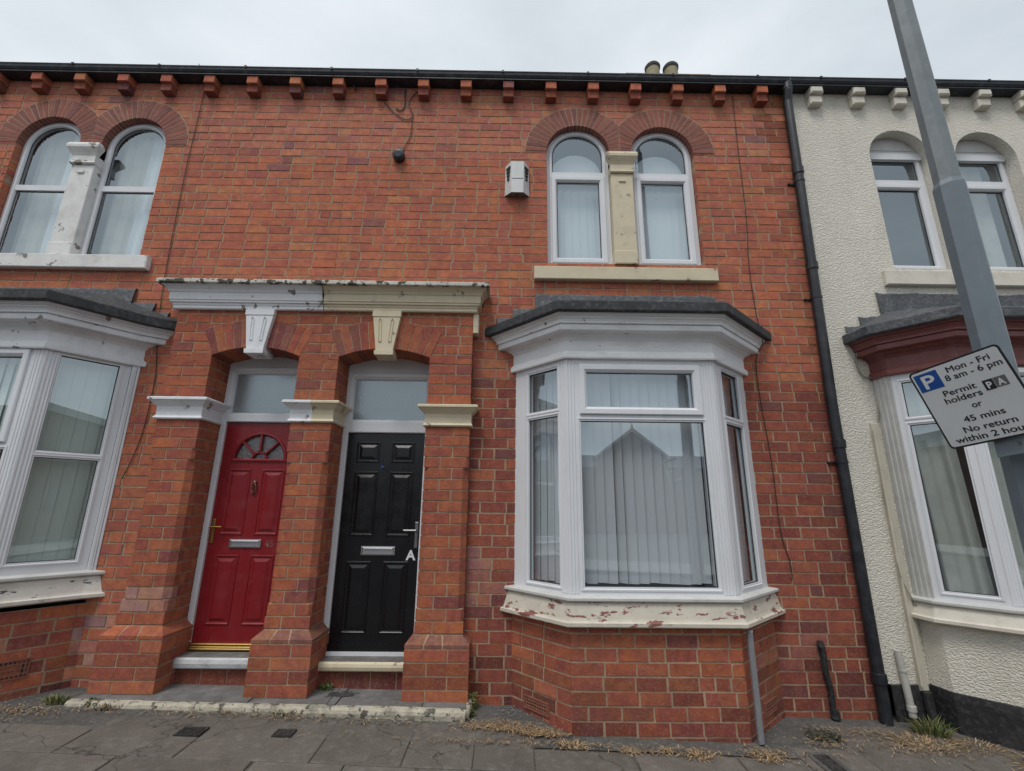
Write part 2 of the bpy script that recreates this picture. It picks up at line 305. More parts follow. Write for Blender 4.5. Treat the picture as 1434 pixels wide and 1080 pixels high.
C = .095; LB = .2365; J = .0135
PAL = [((.475, .152, .084), 48), ((.445, .138, .084), 36), ((.49, .18, .088), 8), ((.39, .118, .08), 6), ((.28, .105, .095), 2)]
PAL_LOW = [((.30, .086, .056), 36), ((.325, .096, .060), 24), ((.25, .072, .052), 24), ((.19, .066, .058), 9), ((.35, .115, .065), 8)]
PAL_PIER = [((.385, .118, .062), 40), ((.41, .132, .066), 20), ((.34, .096, .06), 32), ((.26, .08, .066), 5)]
PAL_PURP = [((.26, .092, .072), 60), ((.30, .10, .075), 25), ((.21, .078, .07), 15)]
def pick(pal, r=rnd):
    t = r.uniform(0, sum(p[1] for p in pal))
    for c, wt in pal:
        t -= wt
        if t <= 0: break
    k = r.uniform(.93, 1.07); g = r.uniform(.95, 1.06)
    return (c[0]*k, c[1]*k*g, c[2]*k*g)
def brick_run(mb, F, n, a0, a1, pal=PAL, z_off=0, thick=.012, proud=.0, reveal=0, rl=False, rr=False, dirty=None, seed=0, mortar=True):
    """one course n from a0 to a1. reveal: depth of the bricks that face an opening at the left / right end"""
    if a1-a0 < .02: return
    r = random.Random(n*7919+seed+int((a0+50)*37))
    zb, zt = z_off+n*C, z_off+(n+1)*C
    if mortar:
        dep = reveal if (rl or rr) else 0.02
        mb.face([F(a0, zb, -.0045), F(a1, zb, -.0045), F(a1, zt, -.0045), F(a0, zt, -.0045)], 1)
        for flag, x in ((rl, a0+.003), (rr, a1-.003)):
            if flag: mb.face([F(x, zb, -.0045), F(x, zb, -reveal), F(x, zt, -reveal), F(x, zt, -.0045)], 1)
    base = LB*((n*0.5) % 1) + ((n*37) % 5 - 2)*.006
    k0 = math.floor((a0-base)/LB)-1; x = base+k0*LB
    header_row = (n % 6 == 3); cuts = [a0]
    while x < a1:
        Lr = LB
        if r.random() < .10 or (header_row and r.random() < .25): Lr = LB/2
        x += Lr+r.uniform(-.003, .003)
        if a0+.055 < x < a1-.055: cuts.append(x)
    cuts.append(a1)
    for x0, x1 in zip(cuts, cuts[1:]):
        jl = J/2 if x0 > a0+1e-6 else 0; jr = J/2 if x1 < a1-1e-6 else 0
        p = proud+r.uniform(-.0018, .0018); dz = r.uniform(-.0012, .0012); col = pick(pal, r)
        if dirty: col = dirty(F((x0+x1)/2, zb), col, r)
        e = reveal if ((rl and x0 <= a0+1e-6) or (rr and x1 >= a1-1e-6)) else thick
        A = (x0+jl+r.uniform(-.001, .003), x1-jr-r.uniform(-.001, .003)); B = (zb+J/2+dz+r.uniform(-.001, .001), zt-J/2+dz+r.uniform(-.0015, .0015))
        t1, t2 = r.uniform(-.0012, .0012), r.uniform(-.0012, .0012)
        q_ = [(A[0], B[0], p+t1), (A[1], B[0], p+t2), (A[1], B[1], p-t1), (A[0], B[1], p-t2)]
        chip = r.randrange(4) if r.random() < .16 else -1; ring = []
        for i in range(4):
            u0_, u1_ = q_[i], q_[(i+1) % 4]; sgx, sgy = (1 if i in (0, 3) else -1), (1 if i in (0, 1) else -1)
            if i == chip and x1-x0 > .08:
                cx_, cy_ = r.uniform(.006, .022), r.uniform(.005, .012); two = [(u0_[0], u0_[1]+sgy*cy_, u0_[2]), (u0_[0]+sgx*cx_, u0_[1], u0_[2])]
                ring += two if i in (0, 2) else two[::-1]
            else: ring.append(u0_)
            for tt in ((.33, .68) if i in (0, 2) else (.5,)):
                tt += r.uniform(-.1, .1); e_ = r.uniform(-.0004, .0022); nx_, ny_ = {0: (0, e_), 1: (-e_, 0), 2: (0, -e_), 3: (e_, 0)}[i]
                ring.append((u0_[0]+(u1_[0]-u0_[0])*tt+nx_, u0_[1]+(u1_[1]-u0_[1])*tt+ny_, u0_[2]+(u1_[2]-u0_[2])*tt))
        P = [F(*v_) for v_ in ring]; Q = [F(v_[0], v_[1], -e) for v_ in ring]
        mb.face(P, 0, col)
        for i in range(len(P)): k_ = (i+1) % len(P); mb.face([P[i], Q[i], Q[k_], P[k_]], 0, col)

def subtract(spans, a, b):
    o = []
    for s0, s1, l, r in spans:
        if b <= s0 or a >= s1: o.append((s0, s1, l, r)); continue
        if a > s0: o.append((s0, a, l, True))
        if b < s1: o.append((b, s1, True, r))
    return o
def clip(poly, fn):
    o = []
    for i in range(len(poly)):
        p, q = poly[i], poly[(i+1) % len(poly)]; dp, dq = fn(p), fn(q)
        if dp >= 0: o.append(p)
        if (dp > 0 > dq) or (dp < 0 < dq):
            t = dp/(dp-dq); o.append((p[0]+(q[0]-p[0])*t, p[1]+(q[1]-p[1])*t))
    return o
def zg(x, y=0): return .025-.03*max(-9, min(9, x)) + .018*max(-8, min(0, y))

# ------------------------------------------------------------------ houses
HA = empty('terraced_house', (-4, 0, 0), 'red brick terraced house with red front door and a bay at the left edge', 'house', 'terraced houses in the row')
HB = empty('terraced_house', (1, 0, 0), 'red brick terraced house in the middle with black front door and white bay window', 'house', 'terraced houses in the row')
HC = empty('terraced_house', (5, 0, 0), 'cream rendered terraced house with maroon bay cornice behind the grey post', 'house', 'terraced houses in the row')
XAB, XBC = -1.765, 3.12
ZS = 5.345; RI, RO = .345, .575
ARCH = {'A': (-5.02, -4.10), 'B': (.735, 1.66)}
Z_TOP = 65*C

def dirt_haze_wall(p, col, r):
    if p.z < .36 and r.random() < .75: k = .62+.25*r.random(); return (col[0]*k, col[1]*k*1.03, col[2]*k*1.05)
    for (xa, xb, za, zb_, pr, am) in ((-3.56, -3.18, 0, .62, .55, .35), (-.32, -.10, .72, 1.2, .8, .22), (-3.2, -2.7, .7, .86, .8, .4), (1.9, 3.1, .1, .5, .3, .12), (-3.9, -3.4, .1, .5, .4, .25)):
        if xa < p.x < xb and za < p.z < zb_ and r.random() < pr: am *= r.uniform(.4, 1.2); return tuple(v*(1-am)+w_*am for v, w_ in zip(col, (.5, .42, .40)))
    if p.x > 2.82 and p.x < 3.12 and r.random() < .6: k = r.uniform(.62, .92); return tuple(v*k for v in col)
    if p.z > 5.2: return (col[0]*1.0, col[1]*1.12, col[2]*1.25)  # bricks near the eaves turn paler: haze put into their colour
    return col
def house_wall(H, x0, x1, arches, bays, porch, name_label=None, salt=0):
    mb = MB()
    for n in range(-2, 65):
        zb, zt = n*C, (n+1)*C
        sp = [(x0, x1, False, False)]
        zm = (zb+zt)/2
        for cx in arches:
            if zb < ZS-.001 and zt > 3.99:
                sp = subtract(sp, cx-RI, cx+RI)
            elif zt > ZS and zb < ZS+RO:
                h = max(abs(zb-ZS), 0); h = min(h, RO); hw = sqrt(max(0, RO*RO-h*h)); h2 = min(RO, zt-ZS); hw = min(hw, sqrt(max(0, RO*RO-h2*h2))+.0)
                if hw > .02: sp = subtract(sp, cx-hw, cx+hw)
        if zb < ZS-.001 and zt > 3.99: sp = subtract(sp, arches[0]+RI-.01, arches[1]-RI+.01)
        for b0, b1, bz0, bz1 in bays:
            if zb < bz1 and zt > bz0: sp = subtract(sp, b0, b1)
        if porch and zb < 3.35: sp = subtract(sp, *porch)
        for s0, s1, l, r in sp:
            pal = PAL if zb > 2.7 else [(c, wt) for c, wt in (PAL_LOW if s0 > -.4 else PAL)]  # upper bricks take the brighter palette, lifted to carry haze
            inwin = 3.9 < zb < ZS
            brick_run(mb, W0, n, s0, s1, pal, reveal=.11, rl=l and inwin, rr=r and inwin, dirty=dirt_haze_wall, seed=salt)
    return mb.build('wall', ['brick', 'mortar'], H)
PX0, PX1 = -3.15, -.34            # porch extents
house_wall(HA, -9.0, XAB, ARCH['A'], [(-5.58, -3.52, -1, 2.9)], (PX0, XAB+1), salt=5)
house_wall(HB, XAB, XBC, ARCH['B'], [(.12, 2.2, -1, 2.9)], (XAB-1, PX1), salt=11)

def arch_rings(H, centres, clipx, label=None):
    mb = MB()
    for k, cx in enumerate(centres):
        side = 1 if k == 0 else -1
        cl = lambda p, side=side: side*(clipx-side*.004-p[0])
        Nn = 26
        # mortar bed
        for i in range(48):
            a, b = pi*i/48, pi*(i+1)/48
            poly = [(cx+RI*cos(a), ZS+RI*sin(a)), (cx+(RO+.012)*cos(a), ZS+(RO+.012)*sin(a)), (cx+(RO+.012)*cos(b), ZS+(RO+.012)*sin(b)), (cx+RI*cos(b), ZS+RI*sin(b))]
            poly = clip(poly, lambda p, side=side: side*(clipx-p[0]))
            if len(poly) > 2: mb.prism(W0, poly, -.11, .0035, 1)
        for i in range(Nn):
            g = .007/RO; a, b = pi*i/Nn+g, pi*(i+1)/Nn-g; r1 = RI-.004; ro = RO+rnd.uniform(-.004, .004)
            gi = .0055/RI; ai, bi = pi*i/Nn+gi, pi*(i+1)/Nn-gi
            poly = [(cx+r1*cos(ai), ZS+r1*sin(ai)), (cx+ro*cos(a), ZS+ro*sin(a)), (cx+ro*cos(b), ZS+ro*sin(b)), (cx+r1*cos(bi), ZS+r1*sin(bi))]
            poly = clip(poly, cl)
            if len(poly) > 2: mb.prism(W0, poly, -.112, .007+rnd.uniform(-.001, .001), 0, pick(PAL_PURP))
    return mb.build('window_arch', ['voussoir', 'mortar'], H, label)
arch_rings(HA, ARCH['A'], -4.56); arch_rings(HB, ARCH['B'], 1.1975)

# corbels under the gutter
CX = [-.122]
CX = [-6.667+.4738*i for i in range(22)]
for i, x in enumerate(CX):
    if x > 3.05: continue
    for H, lo, hi in ((HA, -9, XAB), (HB, XAB, XBC)):
        if lo < x <= hi:
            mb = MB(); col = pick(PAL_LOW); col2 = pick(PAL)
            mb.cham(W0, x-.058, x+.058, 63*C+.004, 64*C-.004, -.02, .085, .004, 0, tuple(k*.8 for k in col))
            mb.cham(W0, x-.06, x+.06, 64*C+.002, 65*C-.002, -.02, .115, .004, 0, col2)
            mb.box(W0, x-.05, x+.05, 64*C-.006, 64*C+.004, -.02, .08, 1)
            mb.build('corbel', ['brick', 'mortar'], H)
cc = [3.42, 3.90, 4.375, 4.85, 5.325, 5.80]
for x in cc:
    mb = MB()
    mb.cham(W0, x-.07, x+.07, 63*C-.01, 64*C+.0, -.02, .09, .014)
    mb.cham(W0, x-.07, x+.07, 64*C+.01, 65*C-.0, -.02, .125, .014)
    mb.box(W0, x-.06, x+.06, 64*C-.004, 64*C+.014, -.02, .075)
    mb.build('corbel', 'cream_smooth', HC)

# cream rendered wall
def cream_wall():
    mb = MB(); cs = (4.295, 5.25); x0, x1 = XBC, 9.5; zb = 3.97
    def q(a0, a1, b0, b1): mb.face([W0(a0, b0, .012), W0(a1, b0, .012), W0(a1, b1, .012), W0(a0, b1, .012)])
    q(x0, cs[0]-RI, .2, Z_TOP); q(cs[1]+RI, x1, .2, Z_TOP)
    q(cs[0]-RI, cs[1]+RI, 2.9, zb)
    q(cs[0]+RI, cs[1]-RI, zb, Z_TOP)
    q(cs[0]-RI, 3.49, .2, 2.9)
    for cx in cs:
        S = 24
        for i in range(S):
            a, b = pi*i/S, pi*(i+1)/S
            pa, pb = (cx+RI*cos(a), ZS+RI*sin(a)), (cx+RI*cos(b), ZS+RI*sin(b))
            mb.face([W0(*pa, .012), W0(pa[0], Z_TOP, .012), W0(pb[0], Z_TOP, .012), W0(*pb, .012)])
            mb.face([W0(*pa, .012), W0(*pb, .012), W0(*pb, -.22), W0(*pa, -.22)], 0, smooth=True)
        for x in (cx-RI, cx+RI):
            mb.face([W0(x, zb, .012), W0(x, ZS, .012), W0(x, ZS, -.22), W0(x, zb, -.22)])
    mb.face([W0(x0, .2, .012), W0(x0, Z_TOP, .012), W0(x0, Z_TOP, -.05), W0(x0, .2, -.05)])
    o = mb.build('wall', 'render', HC)
    mb = MB()
    # black painted plinth following wall and bay
    mb.plan_sweep([(3.16, -.013), (3.50, -.013)], [(0, -.4), (.006, -.35), (.008, .19), (.0, .2)])
    mb.build('plinth', 'bitumen', HC)
cream_wall()

# ------------------------------------------------------------------ shells (roofs, back walls, rooms)
def shell(H, x0, x1, roofn=True, wallmat='far_brick'):
    mb = MB()
    # back wall, parties, ceiling/floor slabs
    mb.box(W0, x0+.02, x1-.02, -.3, Z_TOP, -8.3, -8.1)
    for x in (x0+.01, x1-.11): mb.box(W0, x, x+.1, -.3, Z_TOP-.005, -8.1, -.13)
    mb.box(W0, x0+.12, x1-.12, 3.05, 3.25, -8.09, -.16)
    mb.box(W0, x0+.12, x1-.12, 5.95, 6.1, -8.09, -.16)
    mb.box(W0, x0+.12, x1-.12, .02, .12, -8.09, -.35)
    mb.box(W0, x0+.13, x1-.13, .13, 3.04, -3.2, -3.0)
    mb.box(W0, x0+.13, x1-.13, 3.26, 5.94, -3.2, -3.0)
    mb.build('inner_wall', 'room', H)
    mb = MB()
    R = [(-.09, 6.20), (4.1, 8.80), (8.4, 6.1)]
    for k in range(2):
        (ya, za), (yb, zb_) = R[k], R[k+1]; rows = 16
        for i in range(rows):
            t0, t1 = i/rows, (i+1)/rows+.01
            y0, y1 = ya+(yb-ya)*t0, ya+(yb-ya)*t1; z0, z1 = za+(zb_-za)*t0, za+(zb_-za)*t1
            if k == 0: mb.face([(x0, y0, z0+.02), (x1, y0, z0+.02), (x1, y1, z1), (x0, y1, z1)]); mb.face([(x0, y0, z0+.02), (x1, y0, z0+.02), (x1, y0, z0), (x0, y0, z0)])
            else: mb.face([(x0, y0, z0), (x1, y0, z0), (x1, y1, z1+.02), (x0, y1, z1+.02)])
    for x in (x0+.001, x1-.001): mb.face([(x, -.1, 6.1), (x, 4.1, 8.84), (x, 8.4, 6.1)])
    mb.tube([(x0, 4.1, 8.87), (x1, 4.1, 8.87)], .09, 8)
    mb.build('roof', 'slate', H)
shell(HA, -9, XAB); shell(HB, XAB, XBC); shell(HC, XBC, 9.5)
# chimney with pots: stack straddles the ridge beside the party wall
mb = MB()
for n in range(0, 23):
    z = 8.2+n*C; e = .05 if n > 19 else 0
    for k, (o, u, wd) in enumerate((((2.45-e, 3.55-e, 0), (1, 0, 0), 1.7+2*e), ((4.15+e, 3.55-e, 0), (0, 1, 0), .9+2*e), ((4.15+e, 4.45+e, 0), (-1, 0, 0), 1.7+2*e), ((2.45-e, 4.45+e, 0), (0, -1, 0), .9+2*e))):
        u_ = Vector(u); F = Fr(o, u, (u_.y, -u_.x, 0)); brick_run(mb, F, n, 0, wd, PAL_LOW, z_off=8.2, seed=k*31)
mb.box(Fr((2.4, 3.5, 0), (1, 0, 0), (0, -1, 0)), 0, 1.8, 8.2+23*C, 8.2+23*C+.06, -1.0, 0, 1)
ch = mb.build('chimney', ['brick', 'mortar'], HB)
for x, in ((3.16,), (3.57,)):
    mb = MB(); z = 8.05+23*C+.06
    mb.lathe((x, 4.0, z), (0, 0, 1), [(.17, 0), (.165, .1), (.15, .6), (.148, .81), (.152, .82)], 24)
    mb.lathe((x, 4.0, z), (0, 0, 1), [(.152, .80), (.168, .815), (.172, .87), (.150, .905), (.125, .90), (.12, .3)], 24, 1)
    mb.build('chimney_pot', ['pot', 'pot_rim'], ch)

# ------------------------------------------------------------------ gutter and downpipe
def gutter(x0, x1, label):
    g = empty('gutter', (x0, 0, 6.2), label, 'gutter', 'black eaves gutter lengths')
    mb = MB(); prof = []
    for k in range(9):
        a = pi + pi*k/8; prof.append((-(.078+.062*cos(a))-.0, 6.285+.075*sin(a)*1.25))
    # outer skin: run along X
    pts = [(-.016, 6.25)] + [(-.084+.066*cos(a), 6.25+.07*sin(a)) for a in [2*pi-pi*k/8 for k in range(9)]] + [(-.154, 6.252), (-.156, 6.262), (-.146, 6.264)]
    for (ya, za), (yb, zb_) in zip(pts, pts[1:]): mb.face([(x0, ya, za), (x1, ya, za), (x1, yb, zb_), (x0, yb, zb_)], 0)
    mb.build('gutter_channel', 'gutter', g)
    mb = MB(); mb.box(W0, x0, x1, Z_TOP+.004, 6.255, -.03, .016); mb.box(W0, x0, x1, Z_TOP+.001, Z_TOP+.012, -.02, .128)
    mb.build('fascia', 'gutter', g)
    x = x0+.35
    while x < x1:
        mb = MB(); mb.box(W0, x-.012, x+.012, 6.262, 6.275, .01, .158); mb.box(W0, x-.012, x+.012, 6.245, 6.27, .154, .160); mb.build('bracket', 'gutter', g); x += .95
gutter(-9, XBC-.006, 'long black gutter above the brick houses'); gutter(XBC-.005, 9.5, 'black gutter length above the cream rendered house')
dp = empty('drainpipe', (3.05, 0, 0), 'black drainpipe running down between brick and cream houses', 'drainpipe')
mb = MB(); mb.tube([(3.10, -.10, 6.22), (3.10, -.10, 6.12), (3.10, -.062, 6.0), (3.085, -.06, 5.0), (3.03, -.06, 2.5), (3.04, -.06, -.09)], .047, 14); mb.build('pipe', 'black_plastic', dp)
for z, x in ((6.13, 3.10), (5.05, 3.086), (3.92, 3.062), (2.12, 3.033), (.22, 3.04)): mb = MB(); mb.lathe((x, -.062 if z < 6.1 else -.095, z), (0, 0, 1), [(.047, 0), (.055, .004), (.055, .075), (.047, .08)], 14); mb.build('collar', 'black_plastic', dp)
for z, x in ((4.95, 3.084), (3.6, 3.055), (1.98, 3.032)):
    mb = MB(); mb.lathe((x, -.06, z), (0, 0, 1), [(.047, 0), (.052, .002), (.052, .026), (.047, .028)], 14); mb.box(W0, x-.095, x+.03, z+.003, z+.023, .0, .012); mb.tube([(x-.085, -.01, z+.013), (x-.085, -.028, z+.013)], .008, 8); mb.build('bracket', 'black_plastic', dp)

# ------------------------------------------------------------------ windows
def pane_and_seal(fr, F, shape, n, glass='glass', seal=.007):
    mb = MB(); mb.sweep(F, shape, [(-.002, n+.008), (seal, n+.002)], 0); mb.build('seal', 'seal', fr)
    mb = MB(); mb.face([F(a, b, n) for a, b in shape(0)]); mb.build('pane', glass, fr)
def vblinds(par, F, a0, a1, b0, b1, n, mt='blind', sp=.085, ang=.35, gap=None, seed=1):
    mb = MB(); r = random.Random(seed); x = a0; k = 0
    while x < a1:
        a = ang+r.uniform(-.05, .05)
        if gap and k in gap: a = .75
        dx, dn = (sp*.5-.0012)*cos(a)/cos(ang), .0445*sin(a); zb = b0+r.uniform(0, .012)
        mb.face([F(x-dx, zb, n-dn), F(x+dx, zb, n+dn), F(x+dx, b1, n+dn), F(x-dx, b1, n-dn)])
        x += sp; k += 1
    mb.box(F, a0-.04, a1+.04, b1, b1+.03, n-.03, n+.03)
    mb.build('blind', mt, par)
def curtain(par, F, a0, a1, b0, b1, n, mt='net', amp=.03, wl=.07, lean=0, seed=3):
    mb = MB(); r = random.Random(seed); K = max(8, int((a1-a0)/.012)); prev = None
    ph = [r.uniform(0, 6) for _ in range(3)]
    for i in range(K+1):
        a = a0+(a1-a0)*i/K
        d = amp*(sin(2*pi*a/wl+ph[0])*.5+sin(2*pi*a/(wl*1.7)+ph[1])*.5)
        P = [F(a, b0, n+d*1.3), F(a+lean, b1, n+d*.6)]
        if prev: mb.face([prev[0], P[0], P[1], prev[1]], smooth=True)
        prev = P
    mb.build('curtain', mt, par)

def arch_window(H, cx, kind):
    """arched frame set back in its opening; top light over a sash"""
    fr_n = -.125 if kind == 'C' else -.075
    mb = MB(); z0 = 3.985; r = RI-.004; seg = 20
    sh = archshape(cx, r, z0, ZS, seg)
    mb.sweep(W0, sh, [(0, fr_n-.07), (0, fr_n), (.03, fr_n), (.034, fr_n+.012), (.055, fr_n+.012), (.062, fr_n), (.066, fr_n-.03)])
    zt = {'B': 5.10, 'A': 4.83, 'C': 5.11}[kind]
    mb.box(W0, cx-r+.05, cx+r-.05, zt-.03, zt+.035, fr_n-.04, fr_n+.006)
    if kind == 'C':        # boarded arch head over a square headed frame
        zh = 5.46; hw = sqrt(r*r-(zh-ZS)**2)
        pts = [(cx-hw, zh), (cx+hw, zh)] + [(cx+r*cos(a), ZS+r*sin(a)) for a in [math.asin((zh-ZS)/r)+(pi-2*math.asin((zh-ZS)/r))*k/14 for k in range(15)]]
        mq = MB(); mq.prism(W0, pts[0:2]+pts[3:-1], fr_n-.03, fr_n+.02); mq.box(W0, cx-r+.03, cx+r-.03, zh+.06, zh+.07, fr_n+.019, fr_n+.026)
        mb.box(W0, cx-r+.01, cx+r-.01, zh-.06, zh+.02, fr_n-.04, fr_n+.03)
    fr = mb.build('window', 'upvc', H)
    if kind == 'C': mq.build('arch_board', 'sill_lip', fr)  # shade under the arch put into the board's greyer colour
    if kind == 'C':
        pane_and_seal(fr, W0, rect(cx-r+.066, cx+r-.066, zt+.035, 5.395), fr_n-.02)
    else:
        zz = zt+.035
        def top(i, r=r-.066, zz=zz):
            rr = r-i; return [(cx-rr, zz+i), (cx+rr, zz+i)] + [(cx+rr*cos(pi*k/seg), ZS+rr*sin(pi*k/seg)) for k in range(seg+1)]
        pane_and_seal(fr, W0, top, fr_n-.02)
    a0, a1, b0, b1 = cx-r+.05, cx+r-.05, z0+.04, zt-.03
    if kind == 'A': w_ = .022
    else:
        w_ = .062; mb = MB(); mb.sweep(W0, rect(a0, a1, b0, b1), [(0, fr_n-.02), (0, fr_n+.022), (.006, fr_n+.028), (.042, fr_n+.028), (.058, fr_n+.012), (w_, fr_n-.02)]); mb.build('sash', 'upvc', fr)
    pane_and_seal(fr, W0, rect(a0+w_, a1-w_, b0+w_, b1-w_*.4 if kind == 'A' else b1-w_), fr_n-.015)
    # opening lining
    if kind == 'B': vblinds(fr, W0, cx-.27, cx+.27, 4.06, 5.06, -.2, 'blind_lit', ang=.12, seed=int(cx*10)); 
    if kind == 'B':
        mb = MB(); pts = [(cx-.285, 5.0), (cx+.285, 5.0)] + [(cx+.285*cos(pi*k/14), 5.20+.27*sin(pi*k/14)) for k in range(15)]
        mb.prism(W0, pts, -.205, -.2); mb.build('blind', 'blind_lit', fr)
    if kind == 'A':
        curtain(fr, W0, cx-.30, cx+.02, 4.02, 5.62, -.22, 'net', .015, .09, seed=5); curtain(fr, W0, cx+.02, cx+.31, 4.02, 5.62, -.20, 'blind_lit', .02, .11, lean=.02, seed=9)
    if kind == 'C' and cx > 5:
        curtain(fr, W0, cx-.30, cx+.18, 4.02, 5.5, -.25, 'net', .015, .2, seed=4)
    return fr
for cx in ARCH['A']: arch_window(HA, cx, 'A')
for cx in ARCH['B']: arch_window(HB, cx, 'B')
for cx in (4.295, 5.25): arch_window(HC, cx, 'C')

def pilaster(H, xc, mt, wd=.235):
    mb = MB(); h = wd/2
    mb.cham(W0, xc-h, xc+h, 3.98, 5.06, -.10, .018, .006)
    mb.sweep(W0, rect(xc-h+.04, xc+h-.04, 4.20, 4.96), [(0, .0185), (.012, .012), (.018, .012)], cap=False)
    mb.box(W0, xc-.035, xc+.035, 4.955, 4.985, .0, .030)
    mb.cham(W0, xc-h-.004, xc+h+.004, 3.98, 4.13, -.1, .030, .008)
    o = mb.build('pilaster', mt, H)
    mb = MB()
    mb.box(W0, xc-h-.005, xc+h+.005, 5.06, 5.17, -.10, .03)
    mb.sweep(Fr((0, 0, 0), (1, 0, 0), (0, 0, 1), (0, -1, 0)), lambda i: [(xc-h+.0+i*-1, -.0), (xc+h+i, -.0), (xc+h+i, .03+i), (xc-h-i, .03+i)], [(.006, 5.06), (.014, 5.075), (.006, 5.09), (.006, 5.16), (.02, 5.19), (.05, 5.24), (.052, 5.27), (.04, 5.30)], cap=True)
    mb.build('capital', mt, o)
pilaster(HA, -4.56, 'sill_flake', .24); pilaster(HB, 1.1975, 'cream_paint', .235); 
mb = MB(); mb.box(W0, 4.295+RI+.006, 5.25-RI-.006, 3.99, Z_TOP-.5, -.23, -.01); mb.build('window_pier', 'render', HC)

def stone_sill(H, a0, a1, mt, b0=3.815, b1=3.985):
    mb = MB(); mb.cham(W0, a0, a1, b0, b1-.012, -.10, .062, .008)
    mb.face([W0(a0+.01, b1-.012, .055), W0(a1-.01, b1-.012, .055), W0(a1-.01, b1+.012, -.08), W0(a0+.01, b1+.012, -.08)]); mb.box(W0, a0+.01, a1-.01, b1-.03, b1-.011, -.1, .05)
    return mb.build('window_sill', mt, H)
stone_sill(HA, -5.6, -3.62, 'sill_flake', 3.83, 3.99); stone_sill(HB, .248, 2.105, 'cream_paint', 3.78, 3.935); stone_sill(HC, 3.80, 5.75, 'cream_smooth', 3.775, 3.945)
for H, a0, a1, z in ((HB, .385, 2.01, 3.935), (HA, -5.37, -3.75, 3.97), (HC, 3.95, 5.6, 3.94)):
    mb = MB(); mb.box(W0, a0, a1, z-.01, 3.995, -.13, -.012); mb.build('sub_sill', 'sill_lip', H)

